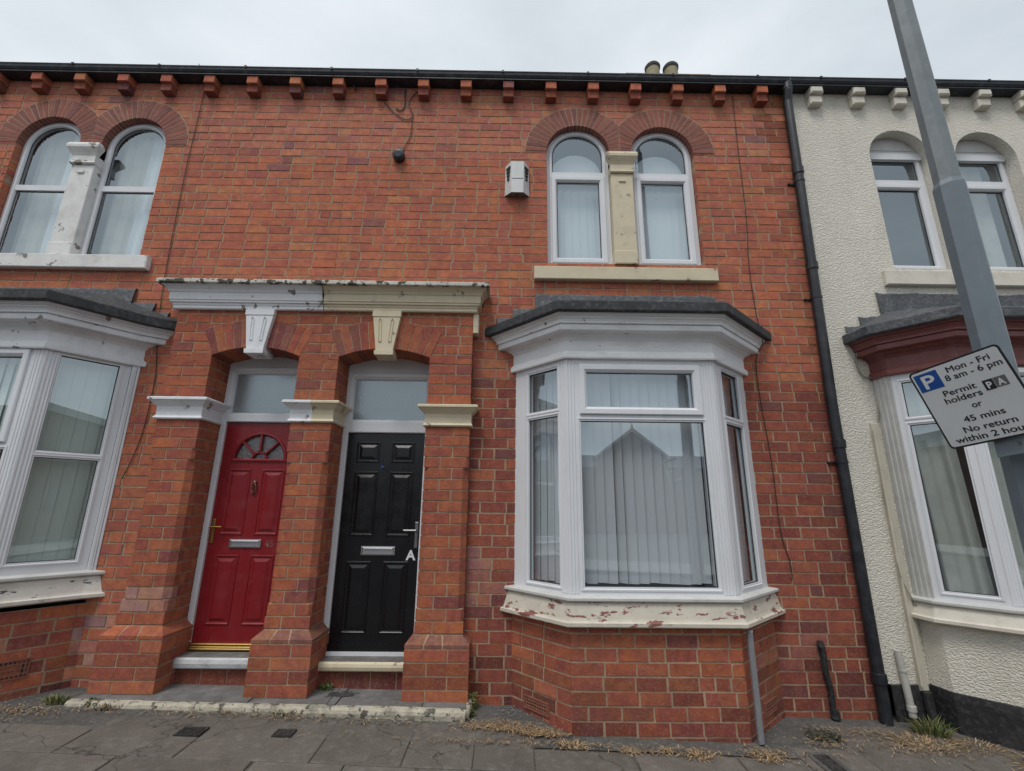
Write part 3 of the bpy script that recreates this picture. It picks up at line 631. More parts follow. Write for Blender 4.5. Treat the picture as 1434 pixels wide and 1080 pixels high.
# ------------------------------------------------------------------ bay windows
def face_frame(p, q):
    u = Vector((q[0]-p[0], q[1]-p[1], 0)); wd = u.length; u.normalize()
    return Fr((p[0], p[1], 0), u, (u.y, -u.x, 0)), wd
def bay(H, plan, zb, zs0, zs1, zf1, spec, brickwork, mats, curtains, ends_z):
    """plan: left to right polyline, starting and ending on the wall"""
    bw = MB()
    if brickwork:
        pl = []
        for i, (p, q) in enumerate(zip(plan, plan[1:])):
            F, wd = face_frame(p, q)
            for n in range(-1, 8):
                if (n+1)*C > zs0+.06: continue
                brick_run(bw, F, n, 0, wd, PAL_PIER if n > 1 else PAL_LOW, seed=i*53+3, thick=.03, dirty=dirt_haze_wall)
        bw.build('bay_wall', ['brick', 'mortar'], H)
    else:
        bw.plan_sweep(plan, [(0, .19), (0, zs0+.03)], ends=False); bw.build('bay_wall', 'render', H)
        bw = MB(); bw.plan_sweep(plan, [(.012, -.4), (.014, .16), (.010, .20), (0, .205)], ends=False); bw.build('plinth', 'bitumen', H)
    # sill: stone with lip
    mb = MB(); mt = mats['sill']
    mb.plan_sweep(plan, [(-.1, zs0), (.055, zs0), (.075, zs0+.012), (.075, zs0+.035), (.058, zs0+.045), (.052, zs0+.06), (.03, zs1-.02), (.02, zs1-.005), (-.1, zs1)]); s = mb.build('bay_sill', mt, H)
    mb = MB(); mb.plan_sweep(plan, [(-.09, zs1-.004), (.045, zs1-.004), (.052, zs1+.004), (.052, zs1+.02), (.045, zs1+.026), (-.09, zs1+.05)]); mb.build('sill_capping', 'sill_lip', s)
    zf0 = zs1+.03
    rets = []
    for i, (p, q) in enumerate(zip(plan, plan[1:])):
        F, wd = face_frame(p, q); sp = spec[i]
        if sp is None:
            bq = MB(); bq.box(F, 0, wd-.002, zf0, zf1, -.05, -.0)
            for q_ in range(1, 4): bq.cham(F, wd*q_/4-.014, wd*q_/4+.014, zf0, zf1-.001, -.002, .007, .004)
            rets.append(bq); continue
    frame = D.objects.new('bay_window', None); COL.objects.link(frame); frame.parent = H
    for bq in rets: bq.build('return_panel', 'sill_lip' if H is HC else 'upvc', frame)
    for i, (p, q) in enumerate(zip(plan, plan[1:])):
        F, wd = face_frame(p, q); sp = spec[i]
        if sp is None: continue
        mb = MB(); u0, u1 = sp['u']; rails = sp['z']      # rails: list of pane z ranges bottom to top
        n1_ = -.012
        mb.box(F, .0, u0, zf0, zf1, -.07, n1_); mb.box(F, u1, wd, zf0, zf1, -.07, n1_)
        zz = zf0
        for z0, z1 in rails:
            mb.box(F, u0, u1, zz, z0, -.07, n1_); zz = z1
        mb.box(F, u0, u1, zz, zf1, -.07, n1_)
        for k in sp.get('flute', []):
            for a in (0, .026, .052):
                mb.cham(F, k+a, k+a+.018, zf0+.01, zf1-.002, n1_-.002, n1_+.006, .004)
        for k, (z0, z1) in enumerate(rails):
            if k in sp.get('sash', []):
                e = .065; mb.sweep(F, rect(u0-.004, u1+.004, z0-e, z1+e), [(0, n1_-.002), (0, n1_+.016), (.006, n1_+.022), (e-.022, n1_+.022), (e-.002, n1_+.004), (e, n1_-.02)])
            else: mb.sweep(F, rect(u0-.03, u1+.03, z0-.03, z1+.03), [(0, n1_-.002), (.001, n1_+.006), (.014, n1_+.008), (.03, n1_-.014), (.03, n1_-.03)])
        mb.build('frame', 'upvc', frame)
        for z0, z1 in rails:
            mb = MB(); mb.face([F(u0, z0, n1_-.03), F(u1, z0, n1_-.03), F(u1, z1, n1_-.03), F(u0, z1, n1_-.03)]); mb.build('pane', 'glass', frame)
            mb = MB(); mb.sweep(F, rect(u0-.001, u1+.001, z0-.001, z1+.001), [(0, n1_-.02), (.006, n1_-.028)]); mb.build('seal', 'seal', frame)
        for cfn in curtains.get(i, []): cfn(frame, F, wd)
    # floor board and ceiling inside the bay
    mb = MB(); mb.face([(x, y, zs1+.02) for x, y in plan][::-1]); mb.face([(x, y, zf1-.01) for x, y in plan]); mb.build('window_board', 'upvc', frame)
    # fascia, cornice
    mb = MB(); z = zf1-.02
    mb.plan_sweep(plan, [(-.05, z), (.022, z), (.026, z+.012), (.026, z+.048), (.014, z+.054), (.014, z+.060), (.006, z+.066), (.006, z+.16), (.02, z+.185), (.05, z+.205), (.058, z+.215), (.112, z+.222), (.116, z+.228), (.116, z+.268), (.108, z+.271), (.108, z+.277), (.128, z+.280), (.128, z+.296), (.134, z+.312), (.15, z+.325), (.152, z+.332), (.144, z+.336), (.160, z+.342), (.165, z+.355), (.17, z+.362), (.18, z+.37), (.05, z+.372)])
    co = mb.build('bay_cornice', mats['cornice'], H)
    z2 = z+.36; zr = ends_z
    mb = MB()
    mb.plan_sweep(plan, [(.1, z2), (.205, z2), (.212, z2+.01), (.212, z2+.085), (.2, z2+.098)], ends=False)
    nr = []
    for p_, q_ in zip(plan, plan[1:]): d_ = Vector((q_[0]-p_[0], q_[1]-p_[1])).normalized(); nr.append(Vector((d_.y, -d_.x)))
    E_ = []
    for i, p_ in enumerate(plan):
        if i == 0: o_ = Vector((1/nr[0].x, 0))
        elif i == len(plan)-1: o_ = Vector((1/nr[-1].x, 0))
        else: v_ = nr[i-1]+nr[i]; o_ = v_/v_.dot(nr[i-1])
        E_.append((p_[0]+o_.x*.2, p_[1]+o_.y*.2, z2+.098))
    yf = min(e[1] for e in E_); fl = [i for i, e in enumerate(E_) if e[1] < yf+.01]; il, ir = fl[0], fl[-1]
    WL = (E_[il][0]+.05, -.005, z2+.36); WR = (E_[ir][0]-.05, -.005, z2+.36)
    for i in range(il): mb.face([E_[i], E_[i+1], WL])
    mb.face([E_[0], WL, (E_[0][0], -.005, z2+.1)])
    mb.face([E_[il], E_[ir], WR, WL])
    for i in range(ir, len(E_)-1): mb.face([E_[i], E_[i+1], WR])
    mb.build('roof', mats['roof'], co)
    # stepped lead flashing
    mb = MB(); r = random.Random(4); x0, x1 = plan[0][0], plan[-1][0]; Wd = x1-x0
    n0 = int(z2/C)+1
    for k, (xa, xb, za, zb_) in enumerate(((x0-.17, x0+.03, z2+.05, z2+.20), (x0-.02, x0+.22, z2+.10, z2+.30), (x0+.20, x1-.20, z2+.15, zr), (x1-.22, x1+.02, z2+.10, z2+.30), (x1-.03, x1+.17, z2+.05, z2+.20))):
        K2 = max(2, int((xb-xa)/.08)); prev = None
        for i in range(K2+1):
            a = xa+(xb-xa)*i/K2; w1, w2 = r.uniform(.010, .02), r.uniform(.010, .022)
            P = [W0(a, za, .05+w1), W0(a, zb_-.02, w2+.006), W0(a, zb_+r.uniform(-.006, .004), w2-.004), W0(a, zb_-.01, -.01)]
            if prev:
                for j in range(3): mb.face([prev[j], P[j], P[j+1], prev[j+1]])
            prev = P
    mb.build('flashing', 'lead', co)
    return frame

# middle bay
PB = [(.06, .0), (.49, -.46), (1.765, -.46), (2.27, 0)]
wl = math.dist(PB[0], PB[1]); wr = math.dist(PB[2], PB[3])
bl = lambda seed, ang, z0, z1, m0=.1, m1=.1, n=-.16, mt='blind', **k: (lambda fr, F, wd: vblinds(fr, F, m0, wd-m1, z0, z1, n, mt, ang=ang, seed=seed, **k))
bay(HB, PB, 0, .715, .895, 2.835,
    [dict(u=(.18, .525), z=[(.985, 2.33), (2.395, 2.755)], flute=[wl-.085]),
     dict(u=(.12, 1.15), z=[(.985, 2.275), (2.395, 2.70)], sash=[1], flute=[.005, 1.275-.085]),
     dict(u=(.18, .525), z=[(.985, 2.29), (2.36, 2.765)], flute=[.005])],
    True, dict(sill='sill_peel', cornice='bay_paint', roof='felt'),
    {0: [bl(1, .04, .97, 2.78, .06, .06, sp=.082)], 1: [bl(2, .2, .985, 2.78, .12, .08, gap=(4,), sp=.083)], 2: [bl(3, 1.1, .97, 2.78, sp=.09)]}, 3.635)
# left bay
PA = [(-5.62, 0), (-5.56, -.04), (-5.19, -.51), (-3.91, -.51), (-3.54, -.04), (-3.49, 0)]
wa = math.dist(PA[3], PA[4])
bay(HA, PA, 0, .80, .985, 2.845,
    [None, dict(u=(.1, wa-.1), z=[(1.11, 1.93), (2.0, 2.80)]), dict(u=(.12, 1.16), z=[(1.12, 1.98), (2.10, 2.76)], sash=[1], flute=[.005, 1.28-.085]),
     dict(u=(.11, wa-.085), z=[(1.11, 1.93), (1.985, 2.80)], flute=[.01]), None],
    True, dict(sill='sill_peel_blue', cornice='white_paint', roof='felt'),
    {3: [bl(7, .12, 1.05, 2.84, 0.02, .02, mt='blind_cream', sp=.088)], 2: [bl(8, .2, 1.05, 2.84, mt='blind_cream')], 1: [bl(9, .2, 1.05, 2.84, mt='blind_cream')]}, 3.63)
# cream bay
PC = [(3.49, 0), (3.515, -.19), (3.82, -.53), (5.12, -.53), (5.42, -.19), (5.45, 0)]
wc = math.dist(PC[1], PC[2])
bay(HC, PC, 0, .70, .845, 2.80,
    [None, dict(u=(.07, wc-.075), z=[(.945, 2.31), (2.385, 2.70)]), dict(u=(.11, 1.19), z=[(.945, 2.31), (2.385, 2.70)], sash=[1], flute=[.005]),
     dict(u=(.07, wc-.075), z=[(.945, 2.31), (2.385, 2.70)]), None],
    False, dict(sill='cream_smooth', cornice='maroon', roof='lead'),
    {1: [lambda fr, F, wd: curtain(fr, F, -.02, wd-.1, .93, 2.75, -.10, 'net', .03, .10, lean=-.05)], 2: [lambda fr, F, wd: curtain(fr, F, .1, wd-.4, .93, 2.75, -.12, 'net', .03, .12)]}, 3.70)
# render cheeks between wall and the cream bay already closed by its own first face

def vent(H, F, a0, a1, b0, b1, label=None):
    mb = MB(); mb.sweep(F, rect(a0, a1, b0, b1), [(0, -.01), (0, .008), (.010, .009), (.014, -.004)])
    mb.face([F(a0+.012, b0+.012, .0012), F(a1-.012, b0+.012, .0012), F(a1-.012, b1-.012, .0012), F(a0+.012, b1-.012, .0012)], 1)  # black sheet behind the bars paints the shade inside the holes
    for k in range(1, 10): a = a0+(a1-a0)*k/10; mb.box(F, a-.005, a+.005, b0+.012, b1-.012, .0, .006)
    for k in range(1, 4): b = b0+(b1-b0)*k/4; mb.box(F, a0+.012, a1-.012, b-.005, b+.005, .0, .007)
    mb.build('air_vent', ['vent', 'seal'], H, label)
F, wd = face_frame(PB[0], PB[1]); vent(HB, F, .15, .41, .055, .147)
F, wd = face_frame(PB[2], PB[3]); vent(HB, F, .28, .52, .05, .145)
F, wd = face_frame(PA[3], PA[4]); vent(HA, F, .14, .388, .268, .41)

# ------------------------------------------------------------------ porch
YP = -.12
FP = Fr((0, YP, 0), (1, 0, 0), (0, -1, 0))
PIERS = [(-3.15, -2.765, .05, HA), (-1.95, -1.585, .03, HB), (-.735, -.34, .0, HB)]
def brick_vol(mb, plan, z0, z1, col): mb.column([(x+rnd.uniform(-.001, .001), y+rnd.uniform(-.001, .001)) for x, y in plan], z0, z1, 0, col)
ZI0, ZI1 = 2.265, 2.46            # impost heights at the right pier
for (x0, x1, dz, H) in PIERS:
    mb = MB(); rp = random.Random(int(x0*100))
    di = dz*.8
    for n in range(6, 31):
        zb, zt = n*C+dz, (n+1)*C+dz
        if zt > 2.915+di*.3: zt = 2.915+di*.3
        if zb > 2.90: break
        ch_ = .045 if 8 <= n <= 19 else (.02 if n in (7, 20) else 0)
        g = J/2; mid = x0+(x1-x0)*(.63 if n % 2 else .36)
        # front bricks
        L_ = [(x0, YP+ch_), (x0+ch_, YP), (mid-g, YP), (mid-g, -.01), (x0, -.01)]
        R_ = [(mid+g, YP), (x1-ch_, YP), (x1, YP+ch_), (x1, -.01), (mid+g, -.01)]
        for pl in (L_, R_): brick_vol(mb, pl[::1], zb+g, zt-g, dirt_haze_wall(Vector((x0, 0, zb)), pick(PAL_PIER, rp), rp))
        # reveal bricks
        ym = .06 if n % 2 else .12
        for xa, xb in ((x0, x0+.1), (x1-.1, x1)):
            for ya, yb in ((0.0, ym-g), (ym+g, .235)): brick_vol(mb, [(xa, ya), (xb, ya), (xb, yb), (xa, yb)], zb+g, zt-g, pick(PAL_PIER, rp))
        e = .005
        mb.column([(x0+e, YP+e+ch_), (x0+ch_+e, YP+e), (x1-e-ch_, YP+e), (x1-e, YP+e+ch_), (x1-e, .23), (x0+e, .23)], zb, zt, 1)
    p = mb.build('porch_pier', ['brick', 'mortar'], H)
    # plinth
    mb = MB(); E_ = .06; yq = YP-.06
    base = zg(x0)-.02
    for n in range(0, 5):
        zb, zt = n*C+dz, (n+1)*C+dz; g = J/2; mid = x0+(x1-x0)*(.72 if n % 2 == 0 else .30)
        for pl in ([(x0-E_, yq), (mid-g, yq), (mid-g, -.01), (x0-E_, -.01)], [(mid+g, yq), (x1+E_, yq), (x1+E_, -.01), (mid+g, -.01)]):
            brick_vol(mb, pl, zb+g, zt-g, dirt_haze_wall(Vector((x0, 0, zb)), pick(PAL_PIER, rp), rp))
        for xa, xb in ((x0-E_, x0+.05), (x1-.05, x1+E_)):
            if n < 3 and False: continue
            brick_vol(mb, [(xa, 0), (xb, 0), (xb, .19), (xa, .19)], zb+g, zt-g, pick(PAL_PIER, rp))
        mb.column([(x0-E_+.005, yq+.005), (x1+E_-.005, yq+.005), (x1+E_-.005, .185), (x0-E_+.005, .185)], zb, zt, 1)
    zb, zt = 5*C+dz, 6*C+dz
    mb.column([(x0-E_+.004, yq+.004), (x1+E_-.004, yq+.004), (x1+E_-.004, .18), (x0-E_+.004, .18)], zb, zb+.028, 1); mb.column([(x0-E_+.004, yq+.004), (x1+E_-.004, yq+.004), (x1+E_-.004, .18), (x0-E_+.004, .18)], zb+.028, zt-.004, 1, (1, 1, 1), [(x0+.003, YP+.003), (x1-.003, YP+.003), (x1-.003, .18), (x0+.003, .18)])
    ks = [x0-E_, x0+.09, x0+.24, x1+E_]
    for a, b in zip(ks, ks[1:]):
        col = pick(PAL_PIER, rp) if x0 < -2.5 else tuple(v*.5+w_*.5 for v, w_ in zip(pick(PAL_PIER, rp), (.15, .12, .09))); g = J/2
        top = lambda v: max(x0, min(x1, x0+(v-(x0-E_))*(x1-x0)/(x1-x0+2*E_)))
        ga, gb = (g if a > x0-E_ else 0), (g if b < x1+E_ else 0)
        mb.column([(a+ga, yq), (b-gb, yq), (b-gb, .19), (a+ga, .19)], zb+g, zb+.03, 0, col)
        mb.column([(a+ga, yq), (b-gb, yq), (b-gb, .19), (a+ga, .19)], zb+.03, zt-g, 0, col, [(top(a)+ga, YP-.001), (top(b)-gb, YP-.001), (top(b)-gb, .19), (top(a)+ga, .19)])
    mb.build('plinth', ['brick', 'mortar'], p)
    # impost
    z0, z1 = ZI0+di, ZI1+di
    prof = [(-.03, z0), (.018, z0), (.026, z0+.012), (.018, z0+.028), (.012, z0+.033), (.012, z0+.115), (.03, z0+.135), (.055, z0+.16), (.058, z0+.168), (.072, z0+.17), (.072, z1-.008), (.064, z1), (-.03, z1+.006)]
    path = [(x0, .2), (x0, YP), (x1, YP), (x1, .2)]
    if x0 < -3: mts = ['white_paint']; mf = None
    elif x0 > -1: mts = ['cream_paint']; mf = None
    else: mts = ['white_paint', 'cream_paint']; mf = True
    mb = MB()
    if mf:
        mb.plan_sweep([(x0, .2), (x0, YP), (XAB, YP)], prof, 0, ends=False); mb.plan_sweep([(XAB, YP), (x1, YP), (x1, .2)], prof, 1, ends=False)
    else: mb.plan_sweep(path, prof, 0, ends=False)
    mb.face([(x0-.05, YP-.05, z1+.002), (x1+.05, YP-.05, z1+.002), (x1+.05, .2, z1+.002), (x0-.05, .2, z1+.002)], len(mts)-1)
    mb.face([(x0-.01, YP-.01, z0+.002), (x1+.01, YP-.01, z0+.002), (x1+.01, .2, z0+.002), (x0-.01, .2, z0+.002)], len(mts)-1)
    mb.build('capital', mts, p)

# spandrel over the two doorways
ZSP = 2.915
OPN = [(-2.765, -1.95, HA, 'white_paint'), (-1.585, -.735, HB, 'cream_paint')]
RISE = .085; RT = .27
def seg_arc(x0, x1, rise=RISE):
    c = (x1-x0)/2; R = (c*c+rise*rise)/(2*rise); xc = (x0+x1)/2; zc = ZSP+rise-R; a = math.asin(c/R); return xc, zc, R, a
for (H, xa, xb) in ((HA, PX0, XAB), (HB, XAB, PX1)):
    mb = MB()
    for n in range(30, 36):
        zb, zt = n*C+.005, (n+1)*C+.005
        if zb < ZSP: zb = ZSP
        sp = [(xa, xb, False, False)]
        for (o0, o1, h_, m_) in OPN:
            xc, zc, R, a = seg_arc(o0, o1)
            if zb-zc < R+RT and zb >= ZSP-.01:
                ro = R+RT-.02; dz_ = zt-zc
                hw = sqrt(max(0, ro*ro-dz_*dz_)); hw = min(hw, (o1-o0)/2+ (zb-ZSP)*math.tan(a)+.0)
                if hw > .05: sp = subtract(sp, xc-hw, xc+hw)
        for s0, s1, l, r in sp: brick_run(mb, FP, n, s0, s1, PAL_PIER, z_off=.005, seed=77, thick=.1)
    # return ends and solid behind
    for x in ((PX0,) if H is HA else (PX1,)):
        F = Fr((x, 0, 0), (0, -1, 0) if x == PX0 else (0, 1, 0), (-1 if x == PX0 else 1, 0, 0)) if x == PX0 else Fr((x, YP, 0), (0, 1, 0), (1, 0, 0))
        for n in range(30, 36): brick_run(mb, F, n, 0, .12, PAL_PIER, z_off=.005)
    o0, o1 = (OPN[0] if H is HA else OPN[1])[:2]
    xc, zc, R, a = seg_arc(o0, o1); Nv = 12
    Rp = R+RT; 
    for i in range(Nv):
        t0, t1 = -a+2*a*i/Nv, -a+2*a*(i+1)/Nv
        pin = lambda t, r_: (xc+r_*sin(t), zc+r_*cos(t)); g = .0045
        P = [pin(t0+g/R, R), pin(t1-g/R, R), pin(t1-g/Rp, Rp), pin(t0+g/Rp, Rp)]
        colv = pick(PAL_PIER) if rnd.random() > .2 else pick(PAL_PURP)
        mb.prism(FP, P, -.34, .004+rnd.uniform(-.001, .001), 0, colv)
        P = [pin(t0, R+.004), pin(t1, R+.004), pin(t1, Rp+.006), pin(t0, Rp+.006)]
        mb.prism(FP, P, -.335, .0, 1)
    mb.build('porch_arch', ['brick', 'mortar'], H)
    mb = MB(); mb.box(FP, xa+.01, xb-.01, ZSP+RISE+.3, 3.40, -.34, -.02); mb.build('porch_lintel', 'mortar', H)

# porch cornice, one colour for each house
ZC = 3.365
prof = [(-.02, ZC), (.030, ZC), (.036, ZC+.01), (.036, ZC+.032), (.042, ZC+.036), (.045, ZC+.055), (.06, ZC+.06), (.062, ZC+.078), (.07, ZC+.082), (.07, ZC+.150), (.078, ZC+.156), (.086, ZC+.175), (.11, ZC+.20), (.125, ZC+.208), (.128, ZC+.214)]
cap = [(.128, ZC+.2135), (.152, ZC+.2145), (.156, ZC+.222), (.154, ZC+.252), (.14, ZC+.262), (-.12, ZC+.28)]
for H, path, mt in ((HA, [(PX0+.0, 0), (PX0, YP), (XAB-.004, YP)], 'white_paint'), (HB, [(XAB+.004, YP), (PX1, YP), (PX1, 0)], 'cream_paint')):
    mb = MB(); mb.plan_sweep(path, prof); c = mb.build('porch_cornice', mt, H)
    mb = MB()
    # subdivide cap edge for a ragged weathered line
    mb.plan_sweep(path, cap); mb.build('ledge', 'cornice_top', c)
mb = MB(); mb.cham(Fr((PX1+.002, 0, 0), (0, 1, 0), (1, 0, 0)), -.12, -.001, 3.17, 3.36, 0, .05, .006); mb.build('bracket_block', 'cream_paint', HB)

# keystones
for (o0, o1, H, mt), dzk in zip(OPN, (.01, 0)):
    xc = (o0+o1)/2+ (.005 if H is HA else .005); z0, z1 = 2.945, 3.365; mb = MB()
    poly = [(xc-.075, z0), (xc+.075, z0), (xc+.137, z1), (xc-.137, z1)]
    mb.prism(FP, poly, -.1, .046)
    mb.prism(FP, [(xc-.085, z0-.022), (xc+.085, z0-.022), (xc+.09, z0+.02), (xc-.09, z0+.02)], -.13, .06)
    mb.box(FP, xc-.134, xc+.134, z1-.06, z1-.001, .04, .052)
    for s in (-1, 1):
        def slot(i, s=s): 
            w_ = .016-i; cxx = xc+s*.045; return [(cxx-w_, 3.05+i), (cxx+w_, 3.05+i), (cxx+w_+s*.012, 3.27-i), (cxx+s*.012, 3.29-i), (cxx-w_+s*.012, 3.27-i)]
        mb.sweep(FP, slot, [(0, .0462), (.004, .0545), (.008, .047), (.010, .0465)])
    mb.build('keystone', mt, H)

# doors ---------------------------------------------------------------
YD = .205
FD = Fr((0, YD, 0), (1, 0, 0), (0, -1, 0))
def moulding(mb, a0, a1, b0, b1, m=0):
    mb.sweep(FD, rect(a0, a1, b0, b1), [(0, -.001), (.004, .007), (.012, .008), (.018, .002), (.03, -.0005), (.055, .010), (.058, .011)], m, cap=True)
def doorset(H, o0, o1, zb, zdoor, zbar, zhead, fw, fj):
    """white frame, transom bar and fanlight in the doorway; returns slab extents"""
    mb = MB(); xc, zc, R, a = seg_arc(o0, o1)
    a0, a1 = o0-.01, o1+.01
    for x0, x1 in ((a0, a0+fw), (a1-fw, a1)):
        mb.cham(FD, x0, x1, zb, ZSP+.05, -.07, .02, .006)
        mb.cham(FD, x0+.012 if x0 == a0 else x0-.004, x1+.004 if x0 == a0 else x1-.012, zb, ZSP+.04, -.07, .032, .008)
    mb.cham(FD, a0+fw-.01, a1-fw+.01, zdoor+.004, zbar, -.07, .03, .008)
    mb.cham(FD, a0+fw-.01, a1-fw+.01, zhead, ZSP+.10, -.07, .018, .006)
    mb.cham(FD, a0+fw-.01, a1-fw+.01, zhead-.0, zhead+.045, -.07, .034, .008)
    K = 10
    mb.build('door_frame', 'upvc', H)
    fr = H.children[-1]
    fr = [c for c in D.objects if c.parent == H and c.name.startswith('door_frame')][-1]
    i0, i1 = a0+fw, a1-fw
    mb = MB(); mb.sweep(FD, rect(i0-.002, i1+.002, zbar-.002, zhead+.002), [(0, .02), (.01, .018), (.022, -.004), (.024, -.02)]); mb.build('fanlight_bead', 'upvc', fr)
    mb = MB(); mb.face([FD(i0+.02, zbar+.02, -.018), FD(i1-.02, zbar+.02, -.018), FD(i1-.02, zhead-.02, -.018), FD(i0+.02, zhead-.02, -.018)]); mb.build('fanlight', 'frosted', fr)
    return i0, i1
# black door
b0, b1 = doorset(HB, -1.585, -.735, .335, 2.245, 2.36, 2.80, .062, .05)
zb_, zt_ = .36, 2.243
mb = MB(); mb.box(FD, b0+.002, b1-.002, zb_, zt_, -.045, 0)
cxd = (b0+b1)/2
for s in (-1, 1):
    x0, x1 = (b0+.095, cxd-.055) if s < 0 else (cxd+.055, b1-.095)
    moulding(mb, x0, x1, 1.965, 2.165); moulding(mb, x0, x1, 1.30, 1.885); moulding(mb, x0, x1, .49, 1.085)
bd = mb.build('front_door', 'black_door', HB, 'glossy black six panel front door')
mb = MB(); mb.sweep(FD, rect(cxd-.155, cxd+.155, 1.135, 1.215), [(0, .0005), (.003, .012), (.012, .014), (.014, .008)]); mb.cham(FD, cxd-.14, cxd+.14, 1.15, 1.20, .0005, .011, .004, 0); mb.cham(FD, cxd-.135, cxd+.135, 1.185, 1.202, .010, .019, .004, 0); mb.build('letterbox', 'chrome', bd)
mb = MB(); hx = b1-.035; mb.cham(FD, hx-.016, hx+.016, 1.20, 1.43, .0005, .014, .005); mb.tube([FD(hx, 1.355, .01), FD(hx, 1.355, .05)], .009, 10, 1); mb.tube([FD(hx+.004, 1.355, .05), FD(hx-.11, 1.355, .052)], .009, 10, 1); mb.build('door_handle', ['chrome_dark', 'chrome_dark'], bd)
mb = MB(); mb.box(FD, b0+.003, b1-.003, zb_, zb_+.055, .0005, .03); mb.build('weather_bar', 'black_door', bd)
mb = MB(); mb.box(FD, b0-.05, b1+.05, .328, .358, -.07, .045); mb.build('threshold', 'upvc', HB)
mb = MB(); mb.lathe(FD(cxd-.02, 1.925, 0), (0, -1, 0), [(.012, 0), (.012, .006), (.007, .008)], 12); mb.build('spyhole', 'sign_blue', bd)
# red door
r0, r1 = doorset(HA, -2.765, -1.95, .365, 2.335, 2.415, 2.845, .062, .05)
cxd = (r0+r1)/2; zb_, zt_ = .41, 2.333; W_ = r1-r0
mb = MB()
rf = .235; zf = 1.985
# slab with semicircular light: polygons around the opening
mb.box(FD, r0+.002, r1-.002, zb_, zf, -.045, 0)
S = 16
for i in range(S):
    a, b = pi*i/S, pi*(i+1)/S
    pa, pb = (cxd+rf*cos(a), zf+rf*sin(a)), (cxd+rf*cos(b), zf+rf*sin(b))
    def outp(t): 
        dx, dzz = cos(t), sin(t); hw = W_/2-.002; hh = zt_-zf; k = min(hw/abs(dx) if abs(dx) > 1e-6 else 9, hh/dzz if dzz > 1e-6 else 9); return (cxd+dx*k, zf+dzz*k)
    qa, qb = outp(a), outp(b)
    mb.face([FD(*pa), FD(*qa), FD(*qb), FD(*pb)]); mb.face([FD(*pa), FD(*pb), FD(*pb, -.03), FD(*pa, -.03)])
for sx in (-1, 1):
    ang = math.atan2(zt_-zf, (W_/2-.002)); c_ = (cxd+sx*(W_/2-.002), zt_)
    a_ = [pi*i/S for i in range(S+1)]
    for i in range(S):
        lo, hi = a_[i], a_[i+1]; t = ang if sx > 0 else pi-ang
        if lo < t < hi: mb.face([FD(*outp(lo)), FD(*c_), FD(*outp(hi))])
def fan(i, rr=rf): return [(cxd-(rr+.028-i), zf-.024+i), (cxd+(rr+.028-i), zf-.024+i)] + [(cxd+(rr+.028-i)*cos(pi*k/S), zf+(rr+.024-i)*sin(pi*k/S)) for k in range(S+1)]
mb.sweep(FD, fan, [(0, -.001), (.004, .012), (.018, .014), (.03, .004), (.034, -.02)])
for k in (1, 2, 3):
    a = pi*k/4; d = Vector((cos(a), sin(a))); p = Vector((-d.y, d.x))*.0085
    q0 = Vector((cxd, zf))+d*.07; q1 = Vector((cxd, zf))+d*(rf-.002)
    mb.prism(FD, [(q0-p)[:], (q1-p)[:], (q1+p)[:], (q0+p)[:]], -.02, .008)
ri = [(cxd+.078*cos(pi*k/10), zf+.078*sin(pi*k/10)) for k in range(11)]; ro_ = [(cxd+.060*cos(pi*k/10), zf+.060*sin(pi*k/10)) for k in range(11)]
for k in range(10): mb.prism(FD, [ri[k], ri[k+1], ro_[k+1], ro_[k]], -.02, .008)
for s in (-1, 1):
    x0, x1 = (r0+.09, cxd-.05) if s < 0 else (cxd+.05, r1-.09)
    moulding(mb, x0, x1, 1.30, 1.895); moulding(mb, x0, x1, .55, 1.13)
rd = mb.build('front_door', 'red_door', HA, 'dark red front door with a semicircular light at the top')
mb = MB(); mb.face([FD(cxd-rf, zf, -.022), FD(cxd+rf, zf, -.022)] + [FD(cxd+rf*cos(pi*k/S), zf+rf*sin(pi*k/S), -.022) for k in range(S+1)]); mb.build('door_glass', 'frosted_dark', rd)
mb = MB(); mb.sweep(FD, rect(cxd-.155, cxd+.135, 1.19, 1.265), [(0, .0005), (.003, .012), (.012, .014), (.014, .008)]); mb.cham(FD, cxd-.14, cxd+.12, 1.203, 1.252, .0005, .011, .004); mb.cham(FD, cxd-.135, cxd+.115, 1.237, 1.253, .010, .019, .004); mb.build('letterbox', 'chrome', rd)
mb = MB(); hx = r0+.035; mb.cham(FD, hx-.014, hx+.014, 1.23, 1.44, .0005, .012, .005); mb.tube([FD(hx, 1.37, .01), FD(hx, 1.37, .05)], .008, 10); mb.tube([FD(hx-.004, 1.37, .05), FD(hx+.10, 1.37, .052)], .008, 10); mb.build('door_handle', 'brass', rd)
mb = MB(); kx, kz = cxd, 1.72; mb.lathe(FD(kx, kz+.05, 0), (0, -1, 0), [(.016, 0), (.02, .01), (.014, .02), (.006, .024)], 12)
mb.tube([FD(kx, kz+.05, .018), FD(kx-.02, kz+.02, .02), FD(kx-.02, kz-.02, .02), FD(kx, kz-.045, .02), FD(kx+.02, kz-.02, .02), FD(kx+.02, kz+.02, .02), FD(kx, kz+.05, .018)], .006, 8); mb.lathe(FD(kx, kz-.05, 0), (0, -1, 0), [(.01, 0), (.012, .012), (.005, .02)], 10); mb.build('knocker', 'old_brass', rd)
mb = MB()
for k, (z0, z1, d) in enumerate(((.362, .378, .05), (.38, .392, .045), (.394, .412, .035))): mb.cham(FD, r0-.04, r1+.04, z0, z1, -.05, d, .004)
mb.build('threshold', 'brass', HA)

